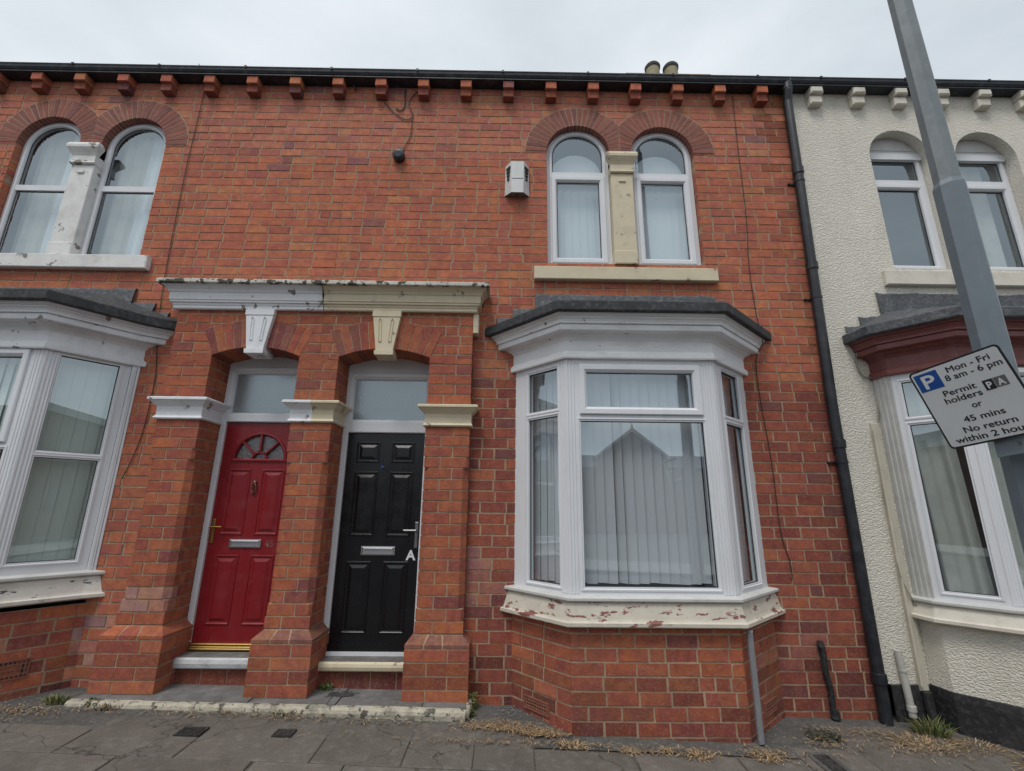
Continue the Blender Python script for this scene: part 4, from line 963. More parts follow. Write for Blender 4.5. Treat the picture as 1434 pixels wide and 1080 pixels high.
# door sills (steps) ------------------------------------------------------
for H, o0, o1, z1, z0, mt in ((HA, -2.71, -2.01, .348, .262, 'sill_white'), (HB, -1.53, -.79, .325, .25, 'cream_paint')):
    mb = MB(); F = Fr((0, .04, 0), (1, 0, 0), (0, -1, 0))
    zz = [(-.2, z1+.008), (.012, z1-.002), (.028, z1-.015), (.034, (z0+z1)/2), (.028, z0+.012), (.012, z0), (-.2, z0)]
    xs = [o0+.002+(o1-o0-.004)*i/8 for i in range(9)]
    for xa, xb in zip(xs, xs[1:]):
        for (n0_, za), (n1_, zb2) in zip(zz, zz[1:]):
            mb.face([F(xa, za, n0_), F(xb, za, n0_), F(xb, zb2, n1_), F(xa, zb2, n1_)], 1 if n0_ < 0 else 0, smooth=True)
    s = mb.build('door_sill', [mt, 'step_stone'], H)
    mb = MB()
    x = o0
    while x < o1:
        x2 = min(o1, x+LB*.9); 
        brick_vol(mb, [(x+.005, .055), (x2-.006, .055), (x2-.006, .2), (x+.005, .2)], zg(x)+.02, z0-.006, tuple(k*.7 for k in pick(PAL_LOW))); x = x2
    mb.column([(o0, .062), (o1, .062), (o1, .2), (o0, .2)], 0, z0-.003, 1)
    mb.build('riser', ['brick', 'mortar'], s)

# writing on the doors
def text(name, body, F, a, b, h, mt, parent, n=.001, th=.0015, align='CENTER', offset=0.0, sx=1.0, track=1.0):
    cu = D.curves.new(name, 'FONT'); cu.body = body; cu.size = 1; cu.extrude = 0.0; cu.offset = offset; cu.align_x = align; cu.align_y = 'BOTTOM_BASELINE' if False else 'TOP_BASELINE'
    cu.space_character = track
    to = D.objects.new(name, cu); COL.objects.link(to)
    dg = bpy.context.evaluated_depsgraph_get(); me = D.meshes.new_from_object(to.evaluated_get(dg)); D.objects.remove(to)
    k = h/.72; mx_ = Matrix.Identity(4)
    for v in me.vertices: v.co = F(a+v.co.x*k*sx, b+v.co.y*k, n)
    me.materials.clear(); me.materials.append(M[mt])
    o = D.objects.new(name, me); COL.objects.link(o); o.parent = parent; return o
text('door_letter', 'A', FD, b1-.075, 1.10, .085, 'sign_white', bd, .002, offset=.03)
text('door_number', '45', FD, cxd+.205, 1.20, .06, 'maroon', rd, .002, offset=.015)

# ------------------------------------------------------------------ porch step
st = empty('porch_step', (-1.7, -.2, .1), 'low stone step with worn cream painted edge under both front doors', 'step')
mb = MB(); ys = -.325
xs = [-3.24, -2.72, -1.93, -1.34, -1.27, -.62, -.285]
def zs_(x): return .098-.0155*x
for i, (xa, xb) in enumerate(zip(xs, xs[1:])):
    g = .004
    P = [(xa+g, .2), (xb-g, .2), (xb-g, ys+.05), (xa+g, ys+.05)]
    mb.face([(x, y, zs_(x)+.001+(i % 2)*.003) for x, y in P][::-1])
mb.box(W0, -3.22, -.29, -.05, .10, -.2, .2)
mb.build('tread', 'step_stone', st)
mb = MB(); r = random.Random(3)
K = 90
for i in range(K):
    xa, xb = -3.24+(2.955)*i/K, -3.24+(2.955)*(i+1)/K
    def prof_(x):
        q = random.Random(int((x+9)*1000)); e = q.uniform(-.006, .006); return [(ys+.055, zs_(x)+.002), (ys+.02+e, zs_(x)+.001+e*.3), (ys+.004+e, zs_(x)-.014), (ys-.002+e, zs_(x)-.035), (ys+.006+e, zs_(x)-.1)]
    A, B = prof_(xa), prof_(xb)
    for (a, b), (c_, d_) in zip(zip(A, A[1:]), zip(B, B[1:])): mb.face([(xa, *a), (xb, *c_), (xb, *d_), (xa, *b)], 0, smooth=True)
mb.tube([(-.285, ys+.02, zs_(-.3)-.03), (-.275, -.1, zs_(-.3)-.02), (-.275, .0, zs_(-.3)-.03)], .03, 8)
mb.build('painted_edge', 'step_edge', st)

# ------------------------------------------------------------------ pavement and ground
def slabs():
    mb = MB(); r = random.Random(12)
    rowy = [-.40, -.93, -1.55, -2.15, -2.72]
    jx0 = [-9.2, -8.3, -7.4, -6.6, -5.8, -5.0, -4.15, -3.35, -2.76, -2.02, -1.19, -.63, -.19, .20, .86, 1.55, 2.0, 2.46, 3.1, 3.75, 4.4, 5.2, 6, 6.8, 7.6, 8.4, 9.3]
    for k, (ya, yb) in enumerate(zip(rowy, rowy[1:])):
        off = 0 if k % 2 == 0 else -.33
        for xa, xb in zip(jx0, jx0[1:]):
            xa2, xb2 = xa+off, xb+off; g = .0035
            cshade = r.uniform(.85, 1.12); col = (.150*cshade, .131*cshade, .113*cshade)
            y0 = ya
            if k == 0 and -3.3 < xa < -.3: y0 = -.37
            if k == 0 and xa > .1 and xa < 1.7: y0 = -.66
            if k == 0 and 1.7 < xa < 2.4: y0 = -.50
            if k == 0 and xa >= 2.4 and xa < 3.3: y0 = -.12
            if k == 0 and xa >= 3.3: y0 = -.62
            if k == 0 and xa < -3.3: y0 = -.60
            tl = [r.uniform(-.003, .003) for _ in range(4)]
            pts = [(xa2+g, yb+g), (xb2-g, yb+g), (xb2-g+r.uniform(-.01, .01), y0-g), (xa2+g+r.uniform(-.01, .01), y0-g)]
            top = [Vector((x, y, zg(x, y)+.006+t)) for (x, y), t in zip(pts, tl)]
            cc_ = sum(top, Vector())/4; e = .008
            inn = [t+(cc_-t).normalized()*e+Vector((0, 0, .0)) for t in top]; low = [t-Vector((0, 0, .03)) for t in top]; mid_ = [t-Vector((0, 0, .004)) for t in top]
            mb.face(inn, 0, col)
            for i in range(4): q = (i+1) % 4; mb.face([inn[i], mid_[i], mid_[q], inn[q]], 0, col); mb.face([mid_[i], low[i], low[q], mid_[q]], 0, col)
    return struct(mb.build('pavement', 'slab'))
slabs()
def sheet(name, x0, x1, y0, y1, dz, mt, nx=40, ny=4, amp=0, seed=1):
    mb = MB(); r = random.Random(seed); H_ = {}
    def P(i, j):
        if (i, j) not in H_: x = x0+(x1-x0)*i/nx; y = y0+(y1-y0)*j/ny; H_[i, j] = (x, y, zg(x, y)+dz+r.uniform(-amp, amp))
        return H_[i, j]
    for i in range(nx):
        for j in range(ny): mb.face([P(i, j), P(i+1, j), P(i+1, j+1), P(i, j+1)], 0, smooth=True)
    return struct(mb.build(name, mt))
sheet('pavement_bed', -9.5, 9.5, -2.75, .3, -.004, 'soil', 120, 30, .002)
sheet('tarmac_strip', -9.5, 9.5, -.64, .02, .003, 'tarmac', 160, 12, .002, 2)
sheet('road', -60, 60, -11, -2.98, -.115, 'asphalt', 60, 10)
sheet('far_pavement', -60, 60, -14, -11.1, .0, 'kerb', 30, 2)
mb = MB(); mb.face([(-300, -300, -.45), (300, -300, -.45), (300, 300, -.45), (-300, 300, -.45)]); struct(mb.build('ground', 'tarmac'))
mb = MB(); r = random.Random(2); x = -9.5
while x < 9.5:
    x2 = x+.91; F = Fr((0, -2.75, 0), (1, 0, 0), (0, -1, 0)); z = zg(x, -2.7)+.01
    mb.cham(Fr((x+.004, -2.745, z-.2), (1, 0, 0), (0, 0, 1), (0, -1, 0)), 0, .902, 0, .15, 0, .205, .012); x = x2
struct(mb.build('kerb', 'kerb'))
mb = MB()
for ya in (-10.6, -10.45): mb.box(Fr((0, ya, 0), (1, 0, 0), (0, 0, 1), (0, 1, 0)), -60, 60, 0, .07, zg(0, -8)-.09, zg(0, -8)-.085)
# (yellow lines only on the far side of the road)

# covers
def cover(x, y, wx, wy, kind, label):
    mb = MB(); F = Fr((x, y, zg(x, y)+.016), (1, 0, 0), (0, 0, 1), (0, 1, 0))
    mb.sweep(F, rect(-wx/2, wx/2, -wy/2, wy/2), [(0, -.02), (0, .001), (.012, .002), (.016, -.004)], 0)
    mb.face([F(-wx/2+.01, -wy/2+.01, -.003), F(wx/2-.01, -wy/2+.01, -.003), F(wx/2-.01, wy/2-.01, -.003), F(-wx/2+.01, wy/2-.01, -.003)], 0)
    if kind == 'grid':
        for k in range(1, 6): a = -wx/2+wx*k/6; mb.box(F, a-.004, a+.004, -wy/2+.014, wy/2-.014, -.003, .003)
        for k in range(1, 4): b = -wy/2+wy*k/4; mb.box(F, -wx/2+.014, wx/2-.014, b-.004, b+.004, -.003, .004)
    return tag(mb.build('access_cover', 'iron'), label, 'cover', 'small iron covers in the pavement')
cover(-2.10, -.63, .17, .12, 'grid', 'small rusty gridded iron cover in the pavement before the red door')
cover(-1.49, -.60, .13, .10, 'plain', 'faint square iron cover in the pavement before the porch middle pier')
cover(2.15, -.72, .10, .22, 'plain', 'dark smooth rectangular cover in pale frame right of the middle bay')
mb = MB(); F = Fr((2.15, -.72, zg(2.15, -.7)+.014), (1, 0, 0), (0, 0, 1), (0, 1, 0)); mb.sweep(F, rect(-.085, .085, -.15, .15), [(0, -.01), (.002, .0015), (.034, .0015), (.035, -.01)]); struct(mb.build('cover_surround', 'tarmac'))

# ------------------------------------------------------------------ small things on the walls
ab = empty('alarm_box', (.075, 0, 4.9), 'white plastic burglar alarm box on brick beside arched window', 'alarm box')
mb = MB(); xa, xb, z0, z1 = -.06, .20, 4.745, 5.16
yt = -.10
P = dict(bl=(xa, -.004, z0+.02), br=(xb, -.004, z0+.02), tl=(xa+.01, -.004, z1-.02), tr=(xb-.01, -.004, z1-.02))
# faceted cover: centre face narrower, side cheeks splayed
q = lambda x, y, z: (x, y, z)
mb.face([q(.01, yt, z0+.0), q(.135, yt, z0+.0), q(.14, yt+.005, z1-.03), q(.005, yt+.005, z1-.03)])
mb.face([q(.005, yt+.005, z1-.03), q(.14, yt+.005, z1-.03), q(.15, -.005, z1+.02), q(-.005, -.005, z1+.02)])
mb.face([q(xa, -.004, z0+.02), q(.01, yt, z0), q(.005, yt+.005, z1-.03), q(xa+.005, -.03, z1-.05)]); mb.face([q(xa+.005, -.03, z1-.05), q(.005, yt+.005, z1-.03), q(-.005, -.005, z1+.02), q(xa+.01, -.004, z1-.03)]); mb.face([q(xa, -.004, z0+.02), q(xa+.005, -.03, z1-.05), q(xa+.01, -.004, z1-.03)])
mb.face([q(xb, -.004, z0+.02), q(.135, yt, z0), q(.14, yt+.005, z1-.03), q(xb-.005, -.03, z1-.05)]); mb.face([q(xb-.005, -.03, z1-.05), q(.14, yt+.005, z1-.03), q(.15, -.005, z1+.02), q(xb-.01, -.004, z1-.03)]); mb.face([q(xb, -.004, z0+.02), q(xb-.005, -.03, z1-.05), q(xb-.01, -.004, z1-.03)])
mb.build('cover', 'alarm', ab)
mb = MB(); mb.face([q(xa, -.004, z0+.019), q(xb, -.004, z0+.019), q(.135, yt+.001, z0-.001), q(.01, yt+.001, z0-.001)]); mb.lathe((.07, -.05, z0+.008), (0, 0, -1), [(.008, 0), (.008, .006)], 10, 1); mb.build('base_plate', ['alarm_under', 'seal'], ab)
mb = MB()
for s in (-1, 1):
    for k in range(4):
        z = z1-.10-.045*k; wv = .032-.006*k; xo = -.03 if s < 0 else .17
        sx_ = -1 if s < 0 else 1
        mb.box(Fr((.0725+sx_*.0975, -.066, 0), (.6, -sx_*-.8*1.0, 0) if s < 0 else (.6, .8, 0), (-.8, -.6, 0) if s < 0 else (.8, -.6, 0)), -wv, wv, z-.014, z+.012, -.004, .005)
mb.build('louvre', 'seal', ab)
mb = MB(); mb.box(W0, .013, .132, 4.915, 4.918, .08, .1015); mb.build('seam', 'alarm_under', ab)

sc_ = empty('security_camera', (-1.2, 0, 5.2), 'small round black camera on the upper brick wall', 'camera')
mb = MB(); mb.lathe((-1.205, 0, 5.225), (.0, -1, -.15), [(.05, 0), (.062, .01), (.066, .05), (.06, .075), (.035, .088)], 18); mb.build('housing', 'black_plastic', sc_)
mb = MB(); mb.lathe((-1.19, -.02, 5.285), (0, -1, 0), [(.03, 0), (.034, .01), (.03, .035)], 12); mb.lathe((-1.262, -.02, 5.255), (0, -1, 0), [(.018, 0), (.02, .01), (.016, .03)], 10); mb.build('bracket', 'black_plastic', sc_)

def cable(pts, r, label, mt='cable', group='loose cables along the facades', name='cable'):
    V = [Vector(p) for p in pts]; o = []
    for i in range(len(V)-1):
        p0, p1, p2, p3 = V[max(i-1, 0)], V[i], V[i+1], V[min(i+2, len(V)-1)]
        for k in range(6):
            t = k/6; o.append(.5*((2*p1)+(p2-p0)*t+(2*p0-5*p1+4*p2-p3)*t*t+(3*p1-p0-3*p2+p3)*t**3))
    o.append(V[-1]); mb = MB(); mb.tube(o, r, 6, 0); return tag(mb.build(name, mt), label, 'cable', group)
y = -.012
cable([(-1.06, y, 6.12), (-1.13, y, 6.02), (-1.15, y, 5.93), (-1.10, y, 5.80), (-1.10, y, 5.70), (-1.11, y, 5.50), (-1.19, y, 5.30)], .0045, 'thin black cable dropping from the gutter to the small round camera')
cable([(-1.42, y, 5.95), (-1.33, y, 5.84), (-1.22, y, 5.745), (-1.15, y, 5.72), (-1.10, y, 5.76)], .005, 'short brown cable slanting under the gutter left of the camera lead')
cable([(-1.205, y, 6.13), (-1.195, y, 5.95), (-1.215, y, 5.86), (-1.26, y, 5.85), (-1.29, y, 5.88)], .007, 'short hooked black cable end hanging under the gutter')
cable([(-3.46, -.158, 6.28), (-3.46, -.128, 6.2), (-3.46, -.02, 6.1), (-3.46, y, 5.8), (-3.47, y, 5.1), (-3.46, y, 4.3), (-3.44, y, 3.7), (-3.40, y, 3.2), (-3.33, y, 2.75), (-3.33, y, 2.3), (-3.36, y, 2.05), (-3.43, y, 1.78)], .0038, 'thin black cable running down the brick wall left of the porch')
cable([(2.52, y, 6.13), (2.50, y, 5.4), (2.49, y, 4.6), (2.45, y, 3.95), (2.46, y, 3.45), (2.47, y-.03, 3.15), (2.40, y, 2.98), (2.39, y, 2.6), (2.42, y, 2.0), (2.42, y, 1.4), (2.47, y, 1.12), (2.46, y, .98)], .004, 'thin black cable down the brick wall right of the middle bay')
cable([(3.40, -.03, 3.23), (3.395, -.03, 3.1), (3.36, -.03, 2.96), (3.40, -.03, 2.82), (3.50, -.03, 2.79), (3.53, -.03, 2.70), (3.50, -.03, 2.55), (3.46, -.03, 2.38)], .007, 'brown looping cable above the conduit on the cream wall', 'cable_cream')
cable([(3.385, -.045, 1.95), (3.37, -.05, 1.7), (3.39, -.05, 1.3), (3.37, -.06, 1.05), (3.44, -.06, .85), (3.52, -.09, .68), (3.60, -.25, .62)], .005, 'loose grey cable curling off the conduit under the maroon bay', 'cable_cream')
mb = MB(); mb.cham(W0, 3.385, 3.455, 0.16, 2.36, .01, .04, .006); cd_ = tag(mb.build('conduit', 'pipe_cream'), 'cream flat conduit running down the cream rendered wall', 'conduit')
mb = MB(); mb.tube([(3.385, -.055, 2.30), (3.38, -.055, 1.2), (3.385, -.055, .2)], .011, 10); mb.build('conduit_tube', 'pipe_cream', cd_)
mb = MB(); mb.tube([(3.42, -.05, .16), (3.425, -.055, -.12)], .035, 10); mb.build('boot', 'bitumen', cd_)
mb = MB(); mb.tube([(3.245, -.045, .46), (3.27, -.05, -.02)], .027, 12); mb.lathe((3.255, -.048, .30), (0, 0, 1), [(.028, 0), (.031, .003), (.031, .02), (.028, .022)], 12); mb.lathe((3.27, -.05, .02), (0, 0, 1), [(.028, 0), (.034, .003), (.034, .04), (.028, .045)], 12); mb.build
tag(mb.build('pipe_stub', 'pipe_white'), 'short white pipe stub by the foot of the drainpipe', 'pipe')
mb = MB(); r = random.Random(5); pts = [(2.62+.006*sin(k*1.3)+k*.004, -.03, .50-.055*k) for k in range(11)]; mb.tube(pts, .026, 8, 0, r2=.022); mb.lathe((2.62, -.03, .47), (0, 0, 1), [(.03, 0), (.032, .01), (.022, .05)], 8); mb.lathe((2.655, -.035, -.04), (0, 0, 1), [(.036, 0), (.03, .06)], 8)
tag(mb.build('pipe_stub', 'bitumen'), 'tarry black pipe stub standing against the brick wall right of the bay', 'pipe')
mb = MB(); F = Fr((0, -.482, 0), (1, 0, 0), (0, -1, 0)); mb.cham(F, 1.80, 1.84, -.03, .70, -.01, .022, .008); tag(mb.build('conduit', 'conduit_grey'), 'grey upright conduit strip on the right corner of the middle bay wall', 'conduit')

# ------------------------------------------------------------------ lamp post and parking sign
lp = empty('lamp_post', (2.225, -2.27, 0), 'tall grey octagonal lamp post in front of the cream house', 'lamp post')
px, py = 2.225, -2.27; az = .25
def octa(r): return [(px+r*cos(az+pi*k/4), py+r*sin(az+pi*k/4)) for k in range(8)]
z0 = zg(px, py)-.1
mb = MB(); mb.column(octa(.068), z0, 3.16, 0, plan2=octa(.066)); mb.column(octa(.066), 3.16, 3.19, 0, plan2=octa(.056)); mb.build('base_column', 'steel_paint', lp)
mb = MB(); mb.column(octa(.056), 3.186, 7.5, 0, plan2=octa(.042)); mb.build('shaft', 'galv', lp)
mb = MB(); mb.tube([(px, py, 7.5), (px, py-.1, 7.75), (px, py-.6, 7.95), (px, py-1.1, 8.0)], .028, 10); mb.build('arm', 'galv', lp)
mb = MB(); mb.lathe((px, py-1.05, 8.0), (0, -1, 0), [(.03, 0), (.11, .08), (.13, .3), (.1, .55), (.03, .62)], 16); mb.build('lamp_head', 'galv', lp)
mb = MB(); mb.box(Fr((px, py, 0), (cos(az+pi/2+.39), sin(az+pi/2+.39), 0), (cos(az+.39), sin(az+.39), 0)), -.035, .035, .35, .95, .0, .063); mb.build('door', 'steel_paint', lp)
for z in (2.13, 1.98): mb = MB(); mb.column(octa(.0695), z, z+.014, 0); mb.build('clamp_band', 'steel_paint', lp)

sg = empty('parking_sign', (2.1, -2.25, 2.06), 'grey parking restriction sign with blue P square clamped to the lamp post', 'sign')
a_ = Vector((.26617, -.95671, .11773)).normalized(); b_ = Vector((-.28809, -.06813, .95518)); b_ = (b_-a_*b_.dot(a_)).normalized(); n_ = a_.cross(b_)
# keep the panel's sides as the photograph shows them: split the small skew evenly
sw, sh_ = .344, .369
ctr = Vector((1.973, -2.371, 2.035))
SF = Fr(ctr, a_, n_, b_)
def rrect(w2, h2, r, k=6):
    o = []
    for cx_, cy_, a0 in ((w2-r, h2-r, 0), (-w2+r, h2-r, pi/2), (-w2+r, -h2+r, pi), (w2-r, -h2+r, 1.5*pi)):
        for i in range(k+1): a = a0+pi/2*i/k; o.append((cx_+r*cos(a), cy_+r*sin(a)))
    return o
mb = MB(); mb.prism(SF, rrect(sw/2, sh_/2, .018), -.003, 0, 0); panel = mb.build('panel', 'sign_black', sg)
mb = MB(); mb.prism(SF, rrect(sw/2-.008, sh_/2-.008, .013), .0001, .0008, 0); mb.build('face', 'sign_grey', panel)
def S(u, v): return (-sw/2+u*sw, sh_/2-v*sh_)
def sq(u0, u1, v0, v1, mt, name):
    mb = MB(); p, q_ = S(u0, v1), S(u1, v0); mb.prism(SF, [(p[0], p[1]), (q_[0], p[1]), (q_[0], q_[1]), (p[0], q_[1])], .0008, .0014); mb.build(name, mt, panel)
sq(.045, .317, .050, .272, 'sign_blue', 'blue_square'); sq(.674, .777, .337, .455, 'sign_black', 'black_square'); sq(.782, .902, .337, .450, 'sign_dgrey', 'grey_square')
def stext(body, uc, vbase, h, mt='sign_black', width=None, off=.022, n=.0011):
    a, b = S(uc, vbase); t_ = off*1.3*h*sh_; parts_ = []
    for k_, (ox, oy) in enumerate(((-t_, 0), (t_, 0), (0, t_), (0, -t_), (0, 0))): parts_.append(text('lettering', body, SF, a+ox, b+oy, h*sh_, mt, panel, n+.0002+k_*.00005))
    vs_, fs_ = [], []
    for q_ in parts_:
        b0_ = len(vs_); vs_ += [v.co[:] for v in q_.data.vertices]; fs_ += [[b0_+i for i in p_.vertices] for p_ in q_.data.polygons]
    for q_ in parts_: D.objects.remove(q_)
    me_ = D.meshes.new('lettering'); me_.from_pydata(vs_, [], fs_); me_.materials.append(M[mt]); o = D.objects.new('lettering', me_); COL.objects.link(o); o.parent = panel
    if width:
        xs_ = [(v.co-ctr).dot(a_) for v in o.data.vertices]; cw = max(xs_)-min(xs_); mid = (max(xs_)+min(xs_))/2; k = width*sw/cw
        for v in o.data.vertices:
            t = (v.co-ctr).dot(a_); v.co += a_*((a+(t-mid)*k)-t)
    return o
stext('P', .185, .245, .165, 'sign_white', .145, .022, .0014)
stext('Mon - Fri', .645, .134, .070, width=.455); stext('8 am - 6 pm', .655, .226, .070, width=.59)
stext('Permit', .43, .388, .07, width=.355); stext('holders', .425, .478, .07, width=.40)
stext('P', .726, .436, .075, 'sign_white', .052, .04, .0014); stext('A', .842, .432, .075, 'sign_white', .072, .04, .0014)
stext('or', .51, .592, .07, width=.105); stext('45 mins', .51, .73, .07, width=.425)
stext('No return', .51, .845, .07, width=.54); stext('within 2 hours', .50, .945, .07, width=.80)
pd = (Vector((px, py, 0))-Vector((ctr.x, ctr.y, 0))).normalized()
for zz in (1.98, 2.13):
    c0 = SF(0, zz-ctr.z-.0, -.004); c1 = Vector((px, py, zz))-pd*.05
    FB = Fr(SF(-.02, (zz-ctr.z), -.003), a_, n_, b_)
    mb = MB(); mb.box(FB, -.10, .14, -.018, .018, -.02, 0); mb.box(FB, -.03, .09, -.02, .02, -.15, -.018); mb.build('bracket', 'steel_paint', sg)
mb = MB(); c = Vector(SF(.02, -.215, -.035)); mb.tube([c, c+Vector((-.0, -.035, 0))], .008, 8); mb.tube([c+Vector((0, -.03, 0)), c+Vector((0, -.04, 0))], .014, 6); mb.tube([c, c+Vector((.10, -.03, .008))], .003, 6); mb.build('clip_bolt', 'chrome_dark', sg)
mb = MB(); FB = Fr(SF(.0, -.20, -.012), a_, n_, (0, 0, 1)); mb.box(FB, -.03, .08, -.055, .045, -.12, -.008); mb.build('clip', 'steel_paint', sg)

# ------------------------------------------------------------------ vegetation and litter
def blades(mb, x, y, n, h, spread, cols, lean=.6, r=rnd, wd=.004, z=None, flat=0):
    for _ in range(n):
        a = r.uniform(0, 2*pi); d = spread*sqrt(r.random()); bx, by = x+d*cos(a), y+d*sin(a)*.6; bz = (zg(bx, by) if z is None else z)+.004
        hh = h*r.uniform(.45, 1.1)*(1-.4*d/max(spread, .001)); la = r.uniform(0, 2*pi); le = lean*hh*r.uniform(.3, 1.2)
        if flat: hh *= flat
        dx, dy = cos(la)*le+(bx-x)*.5, sin(la)*le+(by-y)*.5; sx_, sy = -sin(la)*wd, cos(la)*wd; c = r.choice(cols); k = r.uniform(.7, 1.25); c = tuple(v*k for v in c)
        P0 = (bx, by, bz); P1 = (bx+dx*.35, by+dy*.35, bz+hh*.65); P2 = (bx+dx, by+dy, bz+hh*(1.0 if not flat else .6))
        mb.face([(P0[0]-sx_, P0[1]-sy, P0[2]), (P0[0]+sx_, P0[1]+sy, P0[2]), (P1[0]+sx_*.8, P1[1]+sy*.8, P1[2]), (P1[0]-sx_*.8, P1[1]-sy*.8, P1[2])], 0, c)
        mb.face([(P1[0]-sx_*.8, P1[1]-sy*.8, P1[2]), (P1[0]+sx_*.8, P1[1]+sy*.8, P1[2]), P2], 0, c)
G = [(.10, .13, .03), (.14, .16, .05), (.07, .10, .025), (.20, .18, .08)]
S_ = [(.42, .29, .15), (.36, .25, .13), (.28, .18, .09), (.48, .35, .2), (.18, .11, .06)]
DK = [(.02, .025, .012), (.035, .035, .02), (.05, .045, .03)]
def leaves(mb, x, y, n, h, spread, cols, r=rnd, sz=.012, z=None):
    for _ in range(n):
        a = r.uniform(0, 2*pi); d = spread*sqrt(r.random()); p = Vector((x+d*cos(a), y+d*sin(a)*.6, 0)); p.z = (zg(p.x, p.y) if z is None else z)+r.uniform(.003, h)
        u = Vector((r.uniform(-1, 1), r.uniform(-1, 1), r.uniform(-.3, .8))).normalized()*sz*r.uniform(.6, 1.4); v = u.orthogonal().normalized()*sz*.45; c = r.choice(cols); k = r.uniform(.7, 1.3)
        mb.face([p-u, p+v, p+u, p-v], 0, tuple(q*k for q in c))
def tuft(x, y, n, h, sp, cols, label, kind='grass_tuft', cat='grass tuft', grp='small grass tufts by the walls', leaf=0, **kw):
    mb = MB(); r = random.Random(int((x+9)*100)); blades(mb, x, y, n, h, sp, cols, r=r, **kw)
    if leaf: leaves(mb, x, y, leaf, h*.9, sp, [c for c in cols], r=r, z=kw.get('z'))
    return tag(mb.build(kind, 'grass'), label, cat, grp)
tuft(-3.34, -.28, 130, .075, .075, G, 'green grass tuft at the left end of the porch step')
tuft(3.27, -.20, 230, .14, .13, G, 'green grass tuft at the foot of the black drainpipe')
tuft(-3.05, -.30, 40, .06, .05, [G[2], DK[1], S_[2]], 'small dark weed before the left pier of the porch', 'weed', 'weed', 'small weeds around the porch', leaf=40)
tuft(-2.92, -.33, 50, .045, .09, [G[2], DK[1], S_[2]], 'low brownish weed against the step edge in front of the left pier', 'weed', 'weed', 'small weeds around the porch', leaf=40)
tuft(-1.62, -.31, 40, .045, .10, [G[0], DK[1], S_[2]], 'low weed along the step edge in front of the middle pier', 'weed', 'weed', 'small weeds around the porch', leaf=30)
tuft(-1.44, .02, 40, .05, .055, [G[0], DK[1], G[2]], 'small leafy weed on the step left of the black door sill', 'weed', 'weed', 'small weeds around the porch', leaf=90, z=.12)
tuft(-.25, -.10, 40, .13, .04, [G[0], G[1], (.22, .2, .05)], 'taller yellow green weed at the right end of the porch step', 'weed', 'weed', 'small weeds around the porch', leaf=120)
tuft(-.27, -.22, 30, .06, .05, [G[0], G[2], DK[1]], 'mossy green growth on the right corner of the porch step', 'weed', 'weed', 'small weeds around the porch', leaf=160)
tuft(2.36, -.33, 60, .03, .13, DK, 'dark moss patch on the pavement right of the middle bay', 'weed', 'weed', 'small weeds around the porch', leaf=420)
for x, yv, n, h, sp, lb in ((.47, -.60, 90, .06, .09, 'dry straw tuft at the left corner of the middle bay'), (.85, -.66, 60, .045, .06, 'small dry straw tuft left of centre under the middle bay'),
        (1.30, -.67, 130, .065, .10, 'dry straw tuft right of centre under the middle bay'), (1.75, -.66, 120, .06, .09, 'dry straw tuft at the foot of the grey conduit strip'),
        (1.12, -.62, 40, .05, .03, 'thin brown dry weed against the middle of the bay wall'),
        (3.05, -.38, 200, .06, .22, 'wide dry grass tuft before the drainpipe foot'), (3.75, -.62, 260, .07, .25, 'dry grass heap along the black plinth at the right edge'),
        (3.45, -.38, 160, .05, .16, 'brown dry grass at the corner of the cream bay')):
    tuft(x, yv, n, h, sp, S_, lb, 'dry_grass_tuft', 'dry grass', 'dry grass tufts along the walls', flat=.6, lean=1.2, wd=.0035)
mb = MB(); r = random.Random(21)
for cx_, cy_, sx_, sy, n in ((.6, -.62, 1.6, .05, 260), (-1.8, -.40, 1.6, .04, 200), (2.7, -.25, .5, .12, 160), (-3.6, -.62, .4, .08, 120), (-.02, -.40, .32, .09, 500), (.28, -.47, .17, .06, 420), (-1.9, -.36, .9, .03, 90), (-3.5, -.45, .35, .1, 200), (1.8, -.62, .2, .1, 160), (3.0, -.45, .3, .15, 260), (3.9, -.75, .4, .12, 320), (2.3, -.45, .3, .12, 120), (1.0, -.68, .6, .03, 80)):
    for _ in range(n):
        x, yv = cx_+r.gauss(0, .5)*sx_, cy_+r.gauss(0, .5)*sy; a = r.uniform(0, pi); l = r.uniform(.008, .026); z = zg(x, yv)+.016+r.uniform(0, .012); c = r.choice(S_); k = r.uniform(.6, 1.2)
        u = Vector((cos(a)*l, sin(a)*l, r.uniform(-.003, .003))); v = Vector((-sin(a), cos(a), 0))*.0018; p = Vector((x, yv, z)); m_ = p+Vector((0, 0, .004))
        mb.face([p-u-v, m_-v, m_+v, p-u+v], 0, tuple(q*k for q in c)); mb.face([m_-v, p+u-v, p+u+v, m_+v], 0, tuple(q*k for q in c))
o = mb.build('straw_litter', 'grass'); struct(o, 'stuff'); o['label'] = 'loose dry straw scattered on the pavement'; o['category'] = 'straw'
mb = MB()
for _ in range(420):
    x, yv = r.choice([(r.gauss(.12, .12), r.uniform(-.22, -.03)), (r.uniform(-3.4, 4), r.gauss(-.4, .1)), (r.gauss(-3.7, .2), r.uniform(-.5, -.2))]); s = r.uniform(.002, .006); z = zg(x, yv)+.012
    mb.lathe((x, yv, z), (r.uniform(-.3, .3), r.uniform(-.3, .3), 1), [(s*.6, 0), (s, s*.6), (s*.4, s*1.2)], 5, 0, smooth=False)
o = mb.build('loose_gravel', 'stone_bit'); struct(o, 'stuff'); o['label'] = 'small loose grit along the foot of the walls'; o['category'] = 'gravel'
mb = MB(); r = random.Random(8)
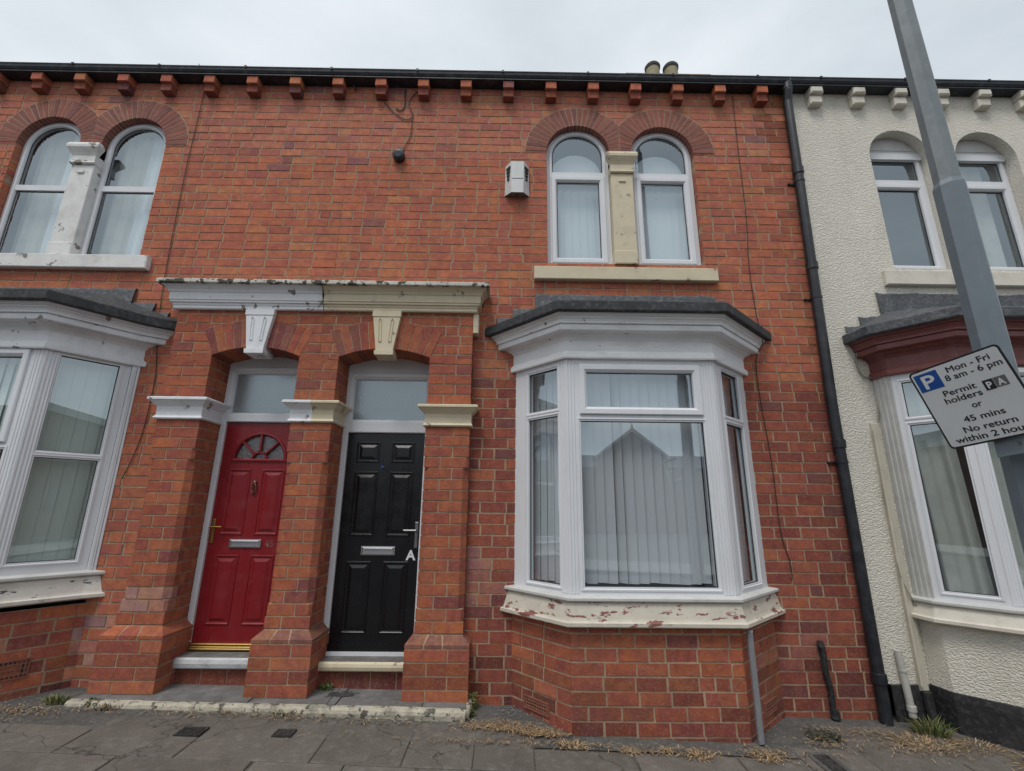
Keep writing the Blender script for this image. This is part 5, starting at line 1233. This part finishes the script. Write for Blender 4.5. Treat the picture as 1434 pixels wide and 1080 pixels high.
for _ in range(46):
    x, yv = -1.29+r.gauss(0, .05), -.09+r.gauss(0, .025); a = r.uniform(-.5, .9); l = r.uniform(.015, .05); z = zs_(x)+.004
    mb.tube([(x-cos(a)*l, yv-sin(a)*l*.4, z), (x, yv, z+.006), (x+cos(a)*l, yv+sin(a)*l*.4, z+.002)], .0022, 4)
tag(mb.build('dead_twigs', 'cable'), 'dead black twigs lying on the step before the black door', 'twigs')

# ------------------------------------------------------------------ buildings across the road (seen mirrored in the glass)
OB = empty('far_terrace', (0, -36, 0), 'long dark brick terrace with a gable across the road, seen only as a reflection', 'building')
mb = MB(); yo = -36
mb.box(Fr((0, yo, 0), (1, 0, 0), (0, 1, 0)), -60, 60, -.4, 4.9, -7, 0); 
mb.prism(Fr((0, yo+.2, 0), (1, 0, 0), (0, 1, 0)), [(7.6, -.4), (13.4, -.4), (13.4, 5.7), (10.6, 7.9), (7.6, 5.7)], -3, .2)
mb.build('wall', 'far_brick', OB)
mb = MB(); mb.face([(-60, yo+.3, 4.85), (60, yo+.3, 4.85), (60, yo-2.2, 6.1), (-60, yo-2.2, 6.1)]); mb.face([(-60, yo-7, 4.85), (60, yo-7, 4.85), (60, yo-2.2, 6.1), (-60, yo-2.2, 6.1)]); mb.build('roof', 'slate', OB)
mb = MB(); F = Fr((0, yo+.42, 0), (1, 0, 0), (0, 1, 0))
for p, q_ in (((7.4, 5.55), (10.6, 7.95)), ((10.6, 7.95), (13.6, 5.55))): mb.prism(F, [p, q_, (q_[0], q_[1]+.25), (p[0], p[1]+.25)], -.1, .1)
mb.prism(F, [(10.5, 8.1), (10.7, 8.1), (10.6, 8.7)], -.05, .05); mb.build('gable_trim', 'far_trim', OB)
for x in range(-27, 29, 4):
    for z in (1.0, 3.1):
        mb = MB(); mb.box(F, x-.5, x+.5, z, z+1.4, -.5, -.38+.0); mb.build('window', 'far_glass', OB)

def far_building(x0, x1, yf, h, label, roof_h=1.6):
    b_ = empty('far_building', (x0, yf, 0), label, 'building')
    mb = MB(); F = Fr((0, yf, 0), (1, 0, 0), (0, 1, 0)); mb.box(F, x0, x1, -.5, h, -8, 0); mb.build('wall', 'far_brick', b_)
    mb = MB(); mb.face([(x0, yf+.3, h-.05), (x1, yf+.3, h-.05), (x1, yf-4, h+roof_h), (x0, yf-4, h+roof_h)]); mb.face([(x0, yf-8.3, h-.05), (x1, yf-8.3, h-.05), (x1, yf-4, h+roof_h), (x0, yf-4, h+roof_h)]); mb.build('roof', 'slate', b_)
    x = x0+1.5
    while x < x1-1.5:
        for z in (1.0, 3.8):
            mb = MB(); mb.box(F, x-.5, x+.5, z, z+1.5, .0, .03); mb.build('window', 'far_glass', b_)
        x += 3.4
far_building(19, 62, -16, 6.4, 'dark two storey block across the road to the right, seen only mirrored in glass')
far_building(-62, -17, -17, 4.9, 'dark lower block across the road to the left, seen only mirrored in glass')

mb = MB(); r = random.Random(33)
for _ in range(260):
    x = r.choice([r.uniform(-3.3, -.2), r.gauss(.1, .3), r.gauss(2.9, .4), r.gauss(-3.6, .2)]); yv = (-.40 if x < -.2 else -.45)-abs(r.gauss(0, .05)); s_ = r.uniform(.004, .011); z = zg(x, yv)+.017; a = r.uniform(0, 6.3); u = Vector((cos(a), sin(a), r.uniform(-.2, .4)))*s_; v = Vector((-sin(a), cos(a), .1))*s_*.6; p = Vector((x, yv, z)); c = r.choice([(.10, .065, .035), (.16, .11, .06), (.06, .045, .03), (.22, .18, .13)])
    mb.face([p-u, p+v, p+u, p-v], 0, c)
o = mb.build('leaf_litter', 'grass'); struct(o, 'stuff'); o['label'] = 'crumbled dead leaves along the step and pavement edge'; o['category'] = 'leaf litter'
